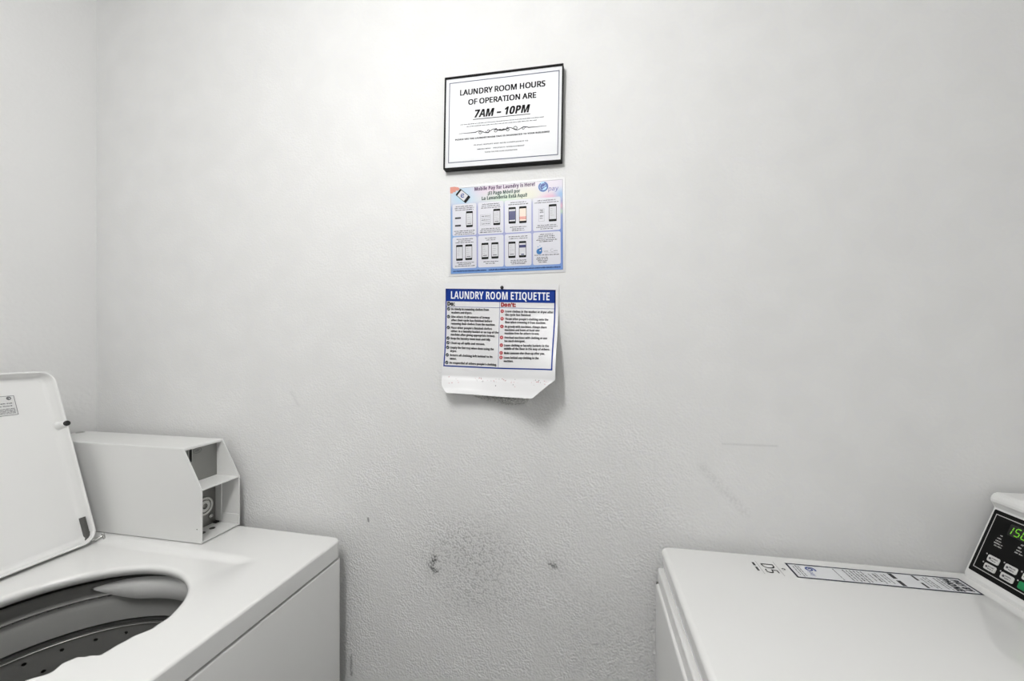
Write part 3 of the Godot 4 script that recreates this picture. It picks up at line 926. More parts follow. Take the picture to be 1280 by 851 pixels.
# ---------------------------------------------------------------- notices
func frame_xy(px: float, py: float) -> Vector2:        # a point of the framed sheet, from a close view of it, in metres from its top left corner
	var u := (px - 80.0) / 840.0; var t := 0.5
	for k in 6:
		u = (px - 80.0 - 10.0 * t) / 840.0
		t = (py - (150.0 - 95.0 * u)) / (655.0 + 32.0 * u)
	return Vector2(u * 0.283, -t * 0.219)

func build_hours_sign() -> void:
	var W := 0.283; var H := 0.219; var deep := 0.018
	var o := thing("framed_notice", "black framed laundry room hours notice hung above the other notices", "framed notice", Vector3(-0.2108, 1.9255, 0), 0)
	o.rotation_degrees.z = -1.0
	var black := mat("frame_black", Color(0.022, 0.022, 0.023), 0.5, 0.0, 0.35)
	var tl := Transform3D(Basis.IDENTITY, Vector3(-W / 2, H / 2, 0))
	var rw := 0.0029
	for r in [[Vector3(-W / 2, H / 2 - rw, 0), Vector3(W / 2, H / 2, deep)], [Vector3(-W / 2, -H / 2, 0), Vector3(W / 2, -H / 2 + rw, deep)], [Vector3(-W / 2, -H / 2 + rw, 0), Vector3(-W / 2 + rw, H / 2 - rw, deep)], [Vector3(W / 2 - rw, -H / 2 + rw, 0), Vector3(W / 2, H / 2 - rw, deep)]]:
		begin()
		rbox(r[0], r[1], 0.0008, 0.0008)
		finish("frame_rail", black, o)
	begin()
	rbox(Vector3(-W / 2 + rw, -H / 2 + rw, 0.002), Vector3(W / 2 - rw, H / 2 - rw, deep - 0.0042), 0.0005, 0.0005)
	var sheet := finish("sheet", mat("white_paper", Color(0.92, 0.925, 0.935), 0.55), o)
	pm = flat_map
	var z := deep - 0.0042
	var at := tl * Transform3D(Basis.IDENTITY, Vector3(0, 0, z))
	begin(at)
	var a := frame_xy(113, 183); var c := frame_xy(903, 697)
	pframe(a.x, a.y, c.x, c.y, 0.0019)
	finish("border_line", mat("slate_ink", Color(0.36, 0.38, 0.46), 0.6), sheet)
	begin(at)
	var ink_lines := [["LAUNDRY ROOM HOURS", 197, 272, 800, 0.0128, false], ["OF OPERATION ARE", 260, 338, 740, 0.0124, false]]
	for l in ink_lines:
		var p := frame_xy(l[1], l[2])
		var e := frame_xy(l[3], l[2])
		text(l[0], p.x, p.y, l[4], e.x - p.x, l[5])
		for sx in [-0.0006, 0.0006]:
			for sy in [-0.0004, 0.0004]:
				text(l[0], p.x + sx, p.y + sy, l[4], e.x - p.x, l[5])
	var p7 := frame_xy(302, 430); var e7 := frame_xy(690, 396)
	for sx in [-0.0004, 0.0004]:
		for sy in [-0.0003, 0.0003]:
			text("7AM – 10PM", p7.x + sx, p7.y + sy, 0.0178, e7.x - p7.x, true, 0, 0.2)
	prect(frame_xy(296, 444).x, p7.y - 0.0050, frame_xy(704, 408).x, p7.y - 0.0033)
	finish("lettering", mat("charcoal_ink", Color(0.16, 0.16, 0.17), 0.6), sheet)
	begin(at)
	rng.seed = 40
	var f1 := frame_xy(205, 485); var f2 := frame_xy(800, 425)
	fine_print(f1.x, f2.x, f1.y, 0.0022)
	f1 = frame_xy(250, 498); f2 = frame_xy(755, 447)
	fine_print(f1.x, f2.x, f1.y, 0.0022)
	f1 = frame_xy(170, 595); f2 = frame_xy(838, 540)
	for sx in [0.0, 0.0005]: text("PLEASE USE THE LAUNDRY ROOM THAT IS DESIGNATED TO YOUR BUILDING!", f1.x + sx, f1.y, 0.0037, f2.x - f1.x, true)
	f1 = frame_xy(310, 631); f2 = frame_xy(695, 600)
	text("PLEASE REPORT ANY NON-COMPLIANCE TO", f1.x, f1.y, 0.0028, f2.x - f1.x, true)
	f1 = frame_xy(335, 660); f2 = frame_xy(670, 632)
	fine_print(f1.x, f1.x + 0.034, f1.y, 0.0028)
	text("PROPERTY MANAGEMENT", f1.x + 0.039, f1.y, 0.0028, f2.x - f1.x - 0.039, true)
	f1 = frame_xy(390, 681); f2 = frame_xy(620, 660)
	text("THANK YOU FOR YOUR COOPERATION", f1.x, f1.y, 0.0026, f2.x - f1.x, true)
	finish("small_lettering", mat("grey_ink", Color.WHITE), sheet)
	# scrollwork rule
	begin(at)
	var l0 := frame_xy(195, 548); var l1 := frame_xy(818, 488)
	var m := (l0 + l1) / 2
	var yy := m.y
	ppoly([Vector2(l0.x, yy - 0.0004), Vector2(m.x - 0.062, yy - 0.0010), Vector2(m.x - 0.062, yy + 0.0010), Vector2(l0.x, yy + 0.0004)], 0.0003)
	ppoly([Vector2(l1.x, yy - 0.0004), Vector2(m.x + 0.062, yy - 0.0010), Vector2(m.x + 0.062, yy + 0.0010), Vector2(l1.x, yy + 0.0004)], 0.0003)
	for s in [-1.0, 1.0]:
		var wave := []
		for k in 33:
			var t := k / 32.0
			wave.append(Vector2(m.x + s * lerpf(0.064, 0.010, t), yy + 0.0042 * sin(t * TAU * 1.5) * (0.5 + 0.5 * t)))
		ribbon(wave, 0.0017)
		ribbon(arc(Vector2(m.x + s * 0.052, yy - 0.0008), 0.0046, 0.0012, 0, s * TAU * 1.1, 22), 0.0014)
		ribbon(arc(Vector2(m.x + s * 0.033, yy + 0.0008), 0.0054, 0.0012, PI, PI - s * TAU * 1.1, 22), 0.0016)
		ribbon(arc(Vector2(m.x + s * 0.015, yy), 0.0052, 0.0012, PI / 2, PI / 2 + s * TAU * 1.2, 24), 0.0016)
		ppoly([Vector2(m.x, yy - 0.0022), Vector2(m.x + s * 0.0085, yy - 0.0008), Vector2(m.x + s * 0.0115, yy + 0.0012), Vector2(m.x + s * 0.004, yy + 0.0030), Vector2(m.x, yy + 0.0012)])
	finish("scrollwork", mat("charcoal_ink", Color.WHITE), sheet)

func flyer_xy(px: float, py: float) -> Vector2:
	var s := (px - 65.0) / 870.0
	var t := 0.5
	for k in 6:
		t = (py - 110.0 + 60.0 * s) / (680.0 + 25.0 * s)
		s = (px - 65.0 - 10.0 * t) / (870.0 + 15.0 * t)
	return Vector2(s * 0.2794, -t * 0.2159)

func flyer_texture() -> ImageTexture:
	# soft dye gradients of the flyer's printed background
	var w := 280; var h := 216
	var im := Image.create(w, h, false, Image.FORMAT_RGB8)
	for j in h:
		for i in w:
			var x := i / float(w); var y := j / float(h)
			var c := Color(0.66, 0.68, 0.86)
			c = c.lerp(Color(0.55, 0.72, 0.92), gauss(x, y, 0.0, 0.5, 0.10, 0.35))
			c = c.lerp(Color(0.45, 0.64, 0.89), smoothstep(0.86, 1.0, y))
			c = c.lerp(Color(0.43, 0.57, 0.86), gauss(x, y, 1.0, 0.75, 0.07, 0.35))
			var head := smoothstep(0.24, 0.15, y)
			c = c.lerp(Color(0.93, 0.90, 0.95), head)
			c = c.lerp(Color(0.72, 0.88, 0.96), head * 0.9 * gauss(x, y, 0.12, 0.1, 0.13, 0.16))
			c = c.lerp(Color(0.95, 0.86, 0.93), head * 0.7 * gauss(x, y, 0.36, 0.05, 0.16, 0.08))
			c = c.lerp(Color(0.84, 0.94, 0.84), 0.9 * gauss(x, y, 0.52, 0.15, 0.20, 0.07))
			c = c.lerp(Color(0.95, 0.94, 0.84), 0.7 * gauss(x, y, 0.70, 0.13, 0.12, 0.09))
			c = c.lerp(Color(0.95, 0.72, 0.82), 0.9 * gauss(x, y, 0.90, 0.185, 0.08, 0.04))
			c = c.lerp(Color(0.62, 0.78, 0.95), 0.9 * gauss(x, y, 0.985, 0.16, 0.05, 0.06))
			c = c.lerp(Color(0.96, 0.72, 0.78), 0.8 * gauss(x, y, 0.985, 0.29, 0.03, 0.04))
			c = c.lerp(Color(0.80, 0.93, 0.74), 0.7 * gauss(x, y, 0.985, 0.35, 0.03, 0.03))
			im.set_pixel(i, j, c)
	return ImageTexture.create_from_image(im)

func build_flyer() -> void:
	var W := 0.2794; var H := 0.2159
	var o := thing("laminated_flyer", "pastel mobile pay flyer with rows of phone pictures taped between two notices", "flyer", Vector3(-0.2056, 1.6735, 0.0))
	o.rotation_degrees.z = 0.2
	var tl := Transform3D(Basis.IDENTITY, Vector3(-W / 2, H / 2, 0.0016))
	begin()
	rbox(Vector3(-W / 2 - 0.001, -H / 2 - 0.001, 0.0002), Vector3(W / 2 + 0.001, H / 2 + 0.001, 0.0014), 0.0006, 0.0004)
	var film := mat("laminated_paper", Color(0.875, 0.875, 0.88), 0.32)
	var sheet := finish("sheet", film, o)
	var m := mat("printed_gradient", Color(0.92, 0.92, 0.92), 0.4)
	m.albedo_texture = flyer_texture()
	begin(tl)
	var ins := 0.0042
	var a := Vector3(ins, -ins, 0.0); var c := Vector3(W - ins, -H + ins * 1.1, 0.0)
	tri(a, Vector3(c.x, a.y, 0), c, Vector3.BACK, Vector3.BACK, Vector3.BACK, Vector2(0, 0), Vector2(1, 0), Vector2(1, 1))
	tri(a, c, Vector3(a.x, c.y, 0), Vector3.BACK, Vector3.BACK, Vector3.BACK, Vector2(0, 0), Vector2(1, 1), Vector2(0, 1))
	finish("printed_background", m, sheet)
	pm = flat_map
	begin(tl)
	pframe(a.x, a.y, c.x, c.y, 0.0005, 0.0002)
	finish("border_line", mat("slate_ink", Color.WHITE), sheet)
	# eight rounded panels
	var cols := [[0.032, 0.248], [0.262, 0.486], [0.497, 0.724], [0.737, 0.966]]
	var lines := [[0.200, 0.553], [0.568, 0.918]]
	for r in lines:
		for q in cols:
			begin(tl)
			pround(W * (q[0] + q[1]) / 2, -H * (r[0] + r[1]) / 2, W * (q[1] - q[0]), H * (r[1] - r[0]), 0.004, 0.00025)
			finish("printed_panel", mat("panel_white", Color(0.845, 0.845, 0.875), 0.4), sheet)
	# phones: [left, top, right, bottom] in the close view, screen tint
	var phones := [[204, 296, 259, 415, 0], [415, 281, 471, 401, 0], [531, 270, 589, 391, 1], [610, 264, 669, 388, 2], [828, 252, 889, 377, 0], [128, 553, 183, 671, 0], [201, 549, 258, 666, 0], [329, 538, 386, 660, 0], [405, 534, 463, 655, 0], [535, 530, 593, 651, 0], [615, 526, 673, 647, 3]]
	var screens := [mat("screen_pale", Color(0.82, 0.82, 0.84), 0.4), mat("screen_navy", Color(0.16, 0.17, 0.40), 0.35), mat("screen_peach", Color(0.92, 0.84, 0.78), 0.35), mat("screen_pale", Color.WHITE)]
	var ink := mat("phone_black", Color(0.04, 0.038, 0.042), 0.5, 0.0, 0.3)
	rng.seed = 77
	for p in phones:
		var tlp := flyer_xy(p[0], p[1]); var brp := flyer_xy(p[2], p[3])
		var mid := (tlp + brp) / 2; var s := (brp - tlp).abs()
		begin(tl)
		pround(mid.x, mid.y, s.x, s.y, 0.0018, 0.0004)
		var phone := finish("printed_phone", ink, sheet)
		begin(tl)
		prect(mid.x - s.x * 0.44, mid.y - s.y * 0.365, mid.x + s.x * 0.44, mid.y + s.y * 0.37, 0.0005)
		finish("phone_screen", screens[p[4]], phone)
		begin(tl)
		if p[4] == 0:
			for k in 4: fine_print(mid.x - s.x * 0.3, mid.x + s.x * rng.randf_range(-0.1, 0.3), mid.y + s.y * (0.24 - 0.13 * k), 0.0008, 0.0006)
			if rng.randf() < 0.7: prect(mid.x - s.x * 0.28, mid.y - s.y * 0.29, mid.x + s.x * 0.28, mid.y - s.y * 0.25, 0.0006)
			finish("screen_print", mat("grey_ink", Color.WHITE), phone)
		else:
			var bars := {1: [[0.44, 0.26, 0.37], [0.40, -0.355, -0.28]], 2: [[0.44, -0.16, -0.12], [0.44, -0.25, -0.20]], 3: [[0.44, 0.10, 0.27], [0.20, -0.34, -0.28]]}
			var tint: Material = [null, screens[0], mat("salmon_ink", Color(0.82, 0.35, 0.33), 0.4), screens[1]][p[4]]
			for q in bars[p[4]]:
				begin(tl)
				prect(mid.x - s.x * q[0], mid.y + s.y * q[1], mid.x + s.x * q[0], mid.y + s.y * q[2], 0.0006)
				finish("screen_band", tint, phone)
	# captions
	begin(tl)
	var caps := [[[0.062, 0.218, 0.226], [0.054, 0.226, 0.246], [0.058, 0.222, 0.266], [0.045, 0.235, 0.500], [0.060, 0.220, 0.519], [0.050, 0.230, 0.538]],
		[[0.300, 0.448, 0.222], [0.295, 0.452, 0.242], [0.290, 0.458, 0.262], [0.290, 0.455, 0.493], [0.282, 0.462, 0.512], [0.278, 0.470, 0.531]],
		[[0.545, 0.680, 0.226], [0.528, 0.695, 0.248], [0.540, 0.685, 0.494], [0.560, 0.660, 0.513], [0.558, 0.665, 0.531]],
		[[0.775, 0.925, 0.228], [0.750, 0.950, 0.250], [0.775, 0.930, 0.494], [0.765, 0.940, 0.513], [0.800, 0.900, 0.532]],
		[[0.070, 0.215, 0.592], [0.085, 0.195, 0.611], [0.060, 0.222, 0.630], [0.070, 0.225, 0.854], [0.085, 0.200, 0.872], [0.055, 0.235, 0.892]],
		[[0.325, 0.425, 0.597], [0.335, 0.412, 0.618], [0.310, 0.440, 0.856], [0.330, 0.415, 0.876]],
		[[0.530, 0.690, 0.597], [0.535, 0.690, 0.618], [0.548, 0.680, 0.856], [0.545, 0.682, 0.875], [0.555, 0.672, 0.893]],
		[[0.795, 0.905, 0.592], [0.785, 0.915, 0.611], [0.780, 0.920, 0.631], [0.765, 0.935, 0.651], [0.750, 0.950, 0.812], [0.770, 0.860, 0.838], [0.765, 0.865, 0.855], [0.775, 0.860, 0.872], [0.785, 0.850, 0.889]]]
	for q in caps:
		for l in q: fine_print(W * l[0], W * l[1], -H * l[2] - 0.0014, 0.0025, 0.0004)
	for q in [[0.082, 0.355], [0.082, 0.440]]:                       # store badges under the codes
		pround(W * q[0], -H * q[1], 0.0150, 0.0042, 0.001, 0.0004)
	fine_print(W * 0.79, W * 0.90, -H * 0.675, 0.0028, 0.0004)
	for q in [[0.283, 0.346], [0.283, 0.388], [0.283, 0.430]]:
		pframe(W * q[0], -H * q[1] + 0.002, W * 0.375, -H * q[1] - 0.0055, 0.0003, 0.0004)
		fine_print(W * 0.292, W * 0.368, -H * q[1] - 0.0028, 0.0022, 0.0004)
	pframe(W * 0.785, -H * 0.318, W * 0.832, -H * 0.452, 0.0003, 0.0004)
	for q in [0.340, 0.362, 0.402, 0.425]: fine_print(W * 0.795, W * 0.822, -H * q, 0.0032, 0.0004)
	finish("captions", mat("caption_ink", Color(0.17, 0.17, 0.20), 0.5), sheet)
	# headings
	begin(tl)
	var t1 := flyer_xy(268, 139); var t1e := flyer_xy(722, 105)
	for sx in [0.0, 0.0004]:
		text("Mobile Pay for Laundry is Here!", t1.x + sx, t1.y - 0.0006, 0.0086, t1e.x - t1.x, true)
	finish("heading", mat("plum_ink", Color(0.32, 0.14, 0.37), 0.4), sheet)
	begin(tl)
	t1 = flyer_xy(371, 174); t1e = flyer_xy(614, 155)
	for sx in [0.0, 0.0004]:
		text("¡El Pago Móvil por", t1.x + sx, t1.y, 0.0082, t1e.x - t1.x, true)
	t1 = flyer_xy(325, 212); t1e = flyer_xy(666, 184)
	for sx in [0.0, 0.0004]:
		text("La Lavandería Está Aquí!", t1.x + sx, t1.y, 0.0082, t1e.x - t1.x, true)
	finish("second_heading", mat("green_ink", Color(0.15, 0.32, 0.26), 0.4), sheet)
	begin(tl)
	rng.seed = 31
	var by := -H * 0.957
	var bx := W * 0.035
	fine_print(bx, W * 0.335, by, 0.0036, 0.0004)
	fine_print(W * 0.355, W * 0.965, by, 0.0040, 0.0004)
	prect(bx, by + 0.0008, W * 0.335, by + 0.0024, 0.00038)
	prect(W * 0.355, by + 0.0008, W * 0.965, by + 0.0024, 0.00038)
	finish("footer_lettering", mat("deep_blue_ink", Color(0.06, 0.22, 0.46), 0.4), sheet)
	# round swirl and the word beside it
	var lc := flyer_xy(784, 118)
	begin(tl)
	ribbon(arc(lc, 0.0098, 0.0100, 2.2, 7.6, 26), 0.0030, 0.0003)
	ribbon(arc(lc + Vector2(0.0006, 0.0002), 0.0052, 0.0060, -0.2, 4.4, 20), 0.0050, 0.00035)
	pdisc(lc.x, lc.y - 0.0002, 0.0036, 0.0004, 16)
	finish("round_logo", mat("logo_blue", Color.WHITE), sheet)
	begin(tl)
	pdisc(lc.x, lc.y, 0.0120, 0.00025, 24)
	ribbon([lc + Vector2(-0.0030, -0.0014), lc + Vector2(0.0030, 0.0002), lc + Vector2(0.0052, 0.0038)], 0.0014, 0.00046)
	finish("logo_halo", mat("logo_pale", Color(0.62, 0.80, 0.95), 0.4), sheet)
	begin(tl)
	var pw := flyer_xy(822, 150)
	text("pay", pw.x, pw.y, 0.0100, 0.0225, false, 0, 0.12)
	finish("logo_word", mat("violet_ink", Color(0.33, 0.33, 0.66), 0.4), sheet)
	# hand holding a phone
	var hc := flyer_xy(178, 178)
	begin(tl)
	var w0 := flyer_xy(75, 112)
	ppoly([w0 + Vector2(0, 0.0005), w0 + Vector2(0.011, 0.0008), w0 + Vector2(0.0215, -0.0015), w0 + Vector2(0.0245, -0.0060), w0 + Vector2(0.0200, -0.0095), w0 + Vector2(0.0150, -0.0085), w0 + Vector2(0.0135, -0.0125), w0 + Vector2(0.0085, -0.0120), w0 + Vector2(0.0060, -0.0150), w0 + Vector2(0.0, -0.0140)], 0.0003)
	finish("printed_hand", mat("hand_tone", Color(0.82, 0.54, 0.47), 0.4), sheet)
	begin(tl)
	pround(hc.x, hc.y, 0.0340, 0.0190, 0.0022, 0.0004, deg_to_rad(-41))
	var hand_phone := finish("printed_phone", ink, sheet)
	begin(tl)
	var ax := Vector2.from_angle(deg_to_rad(-41))
	pround(hc.x - ax.x * 0.0012, hc.y - ax.y * 0.0012, 0.0222, 0.0165, 0.0006, 0.0005, deg_to_rad(-41))
	finish("phone_screen", screens[0], hand_phone)
	begin(tl)
	ribbon(arc(hc - ax * 0.001, 0.0042, 0.0042, 0.6, 5.6, 16), 0.0020, 0.0006)
	ribbon([hc - ax * 0.001 + Vector2(-0.003, -0.001), hc - ax * 0.001 + Vector2(0.0034, 0.0014)], 0.0016, 0.0006)
	finish("screen_logo", mat("logo_blue", Color.WHITE), hand_phone)
	# water drop and the grey script beside it
	var dc := flyer_xy(769, 604)
	begin(tl)
	pdisc(dc.x, dc.y, 0.0068, 0.0004, 20)
	ppoly([dc + Vector2(-0.0020, 0.0060), dc + Vector2(0.0064, 0.0100), dc + Vector2(0.0062, 0.0010)], 0.0004)
	pdisc(dc.x - 0.0030, dc.y + 0.0108, 0.0012, 0.0004, 10)
	pdisc(dc.x + 0.0015, dc.y + 0.0135, 0.0009, 0.0004, 10)
	finish("water_drop", mat("drop_blue", Color(0.11, 0.42, 0.68), 0.4), sheet)
	begin(tl)
	pdisc(dc.x + 0.0022, dc.y + 0.0020, 0.0018, 0.0005, 10)
	finish("drop_glint", mat("panel_white", Color.WHITE), sheet)
	begin(tl)
	var sc := dc + Vector2(0.0105, -0.0002)
	var wave := []
	for k in 25: wave.append(sc + Vector2(k * 0.00042, 0.0014 * sin(k * 1.3)))
	ribbon(wave, 0.0005)
	ribbon(arc(sc + Vector2(0.0190, 0.0015), 0.0034, 0.0034, 0.8, 5.6, 16), 0.0006)
	wave = []
	for k in 25: wave.append(sc + Vector2(0.0225 + k * 0.00038, 0.0022 * absf(sin(k * 0.9)) - 0.001))
	ribbon(wave, 0.0005)
	prect(sc.x + 0.002, sc.y - 0.0042, sc.x + 0.033, sc.y - 0.0037, 0.0004)
	finish("script_line", mat("mid_grey_ink", Color(0.52, 0.53, 0.56), 0.5), sheet)

# the etiquette notice: a sheet pinned at the top that springs off the wall at its lower right, its foot bent forward
const E_W := 0.277
const E_FOLD := 0.221

func etiquette(x: float, y: float, lift: float) -> Vector3:
	var v := -y
	var f := clampf(x / E_W, 0.0, 1.0)
	var s := smoothstep(0.045, 0.215, v)
	var right := pow(smoothstep(0.35, 1.0, f), 1.25)
	var left := smoothstep(0.35, 0.0, f)
	var z := 0.0025 + 0.006 * s + 0.056 * s * right + 0.008 * smoothstep(0.14, 0.22, v) * left
	var px := x + 0.034 * v - 0.001 * s * right
	var py := -v * (1.0 - 0.035 * s * right)
	var t := maxf(v - E_FOLD, 0.0)
	if t > 0.0:
		z += t * (0.16 + 0.20 * smoothstep(0.0, 0.012, t) + 0.25 * smoothstep(0.03, 0.06, t))
		py -= -0.06 * t
		px += 0.10 * t * left
	return Vector3(px, py, z + lift)

func foot_length(x: float) -> float:
	var v := lerpf(0.264, 0.266, smoothstep(0.0, 0.2, x))
	if x > 0.228: v = lerpf(0.266, 0.2215, (x - 0.228) / (E_W - 0.228))
	if x < 0.018: v -= 0.018 * pow(1.0 - x / 0.018, 2.0)
	return v

func build_etiquette() -> void:
	var o := thing("etiquette_notice", "white laundry room etiquette sheet with blue header pinned up and curling", "notice", Vector3(-0.3567, 1.5480, 0.0))
	o.rotation_degrees.z = -2.2
	pm = etiquette
	var rows := []
	for i in 91:
		var row := PackedVector3Array()
		for j in 71:
			var x := E_W * j / 70.0
			var v := 0.0
			if i <= 66: v = E_FOLD * i / 66.0
			else: v = lerpf(E_FOLD, foot_length(x), (i - 66) / 24.0)
			row.append(etiquette(x, -v, 0.0))
		rows.append(row)
	begin()
	grid(rows, false, false)
	var paper := mat("notice_paper", Color(0.895, 0.895, 0.900), 0.42)
	paper.backlight_enabled = true
	paper.backlight = Color(0.10, 0.10, 0.10)
	var sheet := finish("sheet", paper, o)
	var bx := 0.0030; var by := -0.0130; var bw := 0.2675; var bh := 0.1880
	var blue := mat("notice_blue", Color(0.012, 0.20, 0.56), 0.5, 0.0, 0.35)
	begin()
	prect(bx, by, bx + bw, by - 0.0305, 0.0003, 0.006)
	pframe(bx, by, bx + bw, by - bh, 0.0030, 0.0003, 0.006)
	finish("header_and_border", blue, sheet)
	begin()
	prect(bx, by - 0.0434, bx + bw, by - 0.0443, 0.0003, 0.006)
	prect(bx + 0.5035 * bw, by - 0.0305, bx + 0.5065 * bw, by - bh, 0.0003, 0.006)
	finish("ruling", blue, sheet)
	begin()
	text("LAUNDRY ROOM ETIQUETTE", bx + bw / 2, by - 0.0243, 0.0180, bw * 0.895, true, 1, 0.0, 0.0006)
	finish("header_lettering", mat("header_white", Color(0.93, 0.94, 0.95), 0.4), sheet)
	var k := bh / 475.0
	begin()
	for sx in [-0.0005, 0.0, 0.0005]:
		for sy in [-0.0004, 0.0004]:
			text("Do:", bx + 0.0054 + sx, by - 0.0410 + sy, 0.0090, 0.0, true, 0, 0.0, 0.0008)
	finish("do_heading", mat("charcoal_ink", Color.WHITE), sheet)
	begin()
	for sx in [-0.0005, 0.0, 0.0005]:
		for sy in [-0.0004, 0.0004]:
			text("Don't:", bx + 0.139 + sx, by - 0.0410 + sy, 0.0092, 0.0, true, 0, 0.0, 0.0008)
	finish("dont_heading", mat("crimson_ink", Color(0.66, 0.10, 0.13), 0.45), sheet)
	var dos := [[196, ["Be timely in removing clothes from", "washers and dryers."]], [243, ["Give others 15-20 minutes of leeway", "after their cycle has finished before", "removing their clothes from the machine."]], [310, ["Place other people's finished clothes", "either in a laundry basket or on top of the", "machine after giving appropriate leeway."]], [375, ["Keep the laundry room neat and tidy."]], [403, ["Clean up all spills and messes."]], [431, ["Empty the lint tray when done using the", "dryer."]], [477, ["Return all clothing left behind to its", "owner."]], [523, ["Be respectful of others people's clothing."]]]
	var donts := [[203, ["Leave clothes in the washer or dryer after", "the cycle has finished."]], [248, ["Throw other people's clothing onto the", "floor when removing it from machine."]], [294, ["Be greedy with machines. Always share", "machines and leave at least one", "machine free for others to use."]], [360, ["Overload machines with clothing or use", "too much detergent."]], [406, ["Leave clothing or laundry baskets in the", "middle of the floor in the way of others."]], [452, ["Make someone else clean up after you."]], [479, ["Leave behind any clothing in the", "machines."]]]
	begin()
	for d in dos:
		for i in d[1].size():
			text(d[1][i], bx + 0.0150, by - (d[0] - 72 + i * 21) * k - 0.0026, 0.0050, d[1][i].length() * 0.00276, true, 0, 0.0, 0.0008)
			text(d[1][i], bx + 0.0154, by - (d[0] - 72 + i * 21) * k - 0.0026, 0.0050, d[1][i].length() * 0.00276, true, 0, 0.0, 0.0008)
	for d in donts:
		for i in d[1].size():
			text(d[1][i], bx + 0.1490, by - (d[0] - 72 + i * 20) * k - 0.0026, 0.0050, d[1][i].length() * 0.00270, true, 0, 0.0, 0.0008)
			text(d[1][i], bx + 0.1494, by - (d[0] - 72 + i * 20) * k - 0.0026, 0.0050, d[1][i].length() * 0.00270, true, 0, 0.0, 0.0008)
	finish("list_lettering", mat("list_ink", Color(0.15, 0.15, 0.17), 0.5), sheet)
	for e in [[dos, 0.0082, mat("bullet_dark", Color(0.14, 0.17, 0.19), 0.45), "do_bullet"], [donts, 0.1418, mat("bullet_red", Color(0.74, 0.13, 0.18), 0.45), "dont_bullet"]]:
		for d in e[0]:
			var c := Vector2(bx + e[1], by - (d[0] - 72) * k)
			begin()
			pdisc(c.x, c.y, 0.0042, 0.0008, 14)
			finish(e[3], e[2], sheet)
			begin()
			if e[3] == "do_bullet":
				ribbon([c + Vector2(-0.0022, 0.0), c + Vector2(-0.0006, -0.0018), c + Vector2(0.0024, 0.0020)], 0.0006, 0.0012)
			else:
				ribbon([c + Vector2(-0.0016, -0.0016), c + Vector2(0.0016, 0.0016)], 0.0006, 0.0012)
				ribbon([c + Vector2(-0.0016, 0.0016), c + Vector2(0.0016, -0.0016)], 0.0006, 0.00125)
			finish("bullet_mark", mat("header_white", Color.WHITE), sheet)
	# specks caught along the fold
	rng.seed = 64
	for col in [["red_specks", Color(0.74, 0.42, 0.42), 34], ["dark_specks", Color(0.36, 0.32, 0.33), 20]]:
		begin()
		for i in col[2]:
			var x := rng.randf_range(0.015, 0.262)
			var v: float = E_FOLD + 0.003 + rng.randf() * rng.randf() * 0.022
			pdisc(x, -minf(v, foot_length(x) - 0.003), rng.randf_range(0.0005, 0.0013), 0.0008, 6, rng.randf_range(0.5, 1.0))
		finish(col[0], mat(col[0], col[1], 0.7), sheet).set_meta("kind", "stuff")
	# pin
	begin(Transform3D(Basis.IDENTITY, Vector3(-0.2128, 1.5335, 0.0)))
	loft(func(i): return circle(0.0040, i, 20), [Vector2(0.0028, -0.004), Vector2(0.0028, 0.0034), Vector2(0.0, 0.0036), Vector2(0.0, 0.0052), Vector2(0.0010, 0.0070), Vector2(0.0024, 0.0080)])
	tag(finish("wall_pin", mat("pin_metal", Color(0.30, 0.30, 0.29), 0.28, 0.85)), "dark round pin head holding the etiquette sheet", "pin")
	# crumpled residue between the sheet's foot and the wall
	var lump := []
	var nz := noise(120.0, 4, 3)
	var nf := noise(420.0, 6, 2)
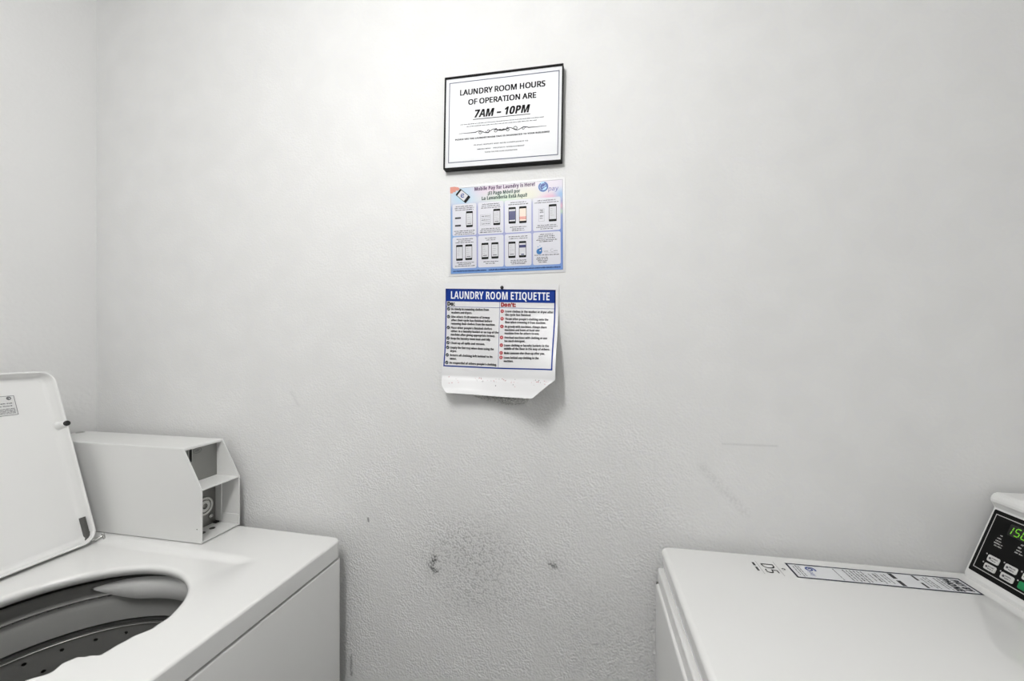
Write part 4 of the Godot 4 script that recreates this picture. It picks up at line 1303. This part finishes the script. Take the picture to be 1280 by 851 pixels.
	for i in 61:
		var t := i / 60.0
		var swell := sqrt(maxf(0.0, 1.0 - pow(t * 2 - 1, 2.0)))
		var row := PackedVector3Array()
		for j in 37:
			var a := PI * j / 36.0
			var d := Vector3(0, -cos(a), sin(a))
			var p := Vector3(-0.283 + 0.134 * t, 1.2765 - 0.006 * t, 0.0)
			var r := swell * (0.006 + 0.0065 * smoothstep(0.1, 0.75, t)) + 0.0006
			p += d * Vector3(0, r, r * 1.5)
			p += d * swell * (nz.get_noise_3dv(p) * 0.0075 + nf.get_noise_3dv(p) * 0.0035)
			p.z = maxf(p.z, -0.0004)
			row.append(p)
		lump.append(row)
	begin()
	grid(lump, false, true)
	var flint := mat("torn_residue", Color(0.70, 0.70, 0.69), 0.65)
	var im := noise(0.16, 15, 3).get_image(256, 128, false, false, true)
	im.convert(Image.FORMAT_RGB8)
	for j in 128:
		for i in 256:
			var q := im.get_pixel(i, j).r
			im.set_pixel(i, j, Color(0.90, 0.90, 0.89).lerp(Color(0.34, 0.34, 0.34), smoothstep(0.42, 0.24, q)))
	flint.albedo_texture = ImageTexture.create_from_image(im)
	flint.albedo_color = Color.WHITE
	tag(finish("torn_residue", flint), "rough torn residue stuck to the wall under the etiquette sheet", "residue")

# ---------------------------------------------------------------- scene
func _ready() -> void:
	rng.seed = 1
	var cam := Camera3D.new()
	cam.name = "camera"
	cam.projection = Camera3D.PROJECTION_FRUSTUM
	cam.near = 0.05
	cam.far = 20.0
	cam.size = 0.05 * 851.0 / FOCAL
	cam.frustum_offset = Vector2(0, 0.05 * (HORIZON - 425.5) / FOCAL)
	cam.position = EYE
	cam.rotation_degrees.y = YAW
	add_child(cam)
	cam.current = true
	var we := WorldEnvironment.new()
	we.name = "environment"
	var env := Environment.new()
	env.background_mode = Environment.BG_COLOR
	env.background_color = Color(0.02, 0.02, 0.02)
	env.tonemap_mode = Environment.TONE_MAPPER_LINEAR
	env.tonemap_exposure = 1.0
	env.sdfgi_enabled = true
	env.ssao_enabled = true
	env.ssil_enabled = true
	we.environment = env
	add_child(we)
	build_ceiling_light("white wraparound ceiling light running out from the notices wall", -0.36, 0.73, 1.33, 5, 0.69)
	build_room()
	build_washer()
	build_dryer()
	build_hours_sign()
	build_flyer()
	build_etiquette()
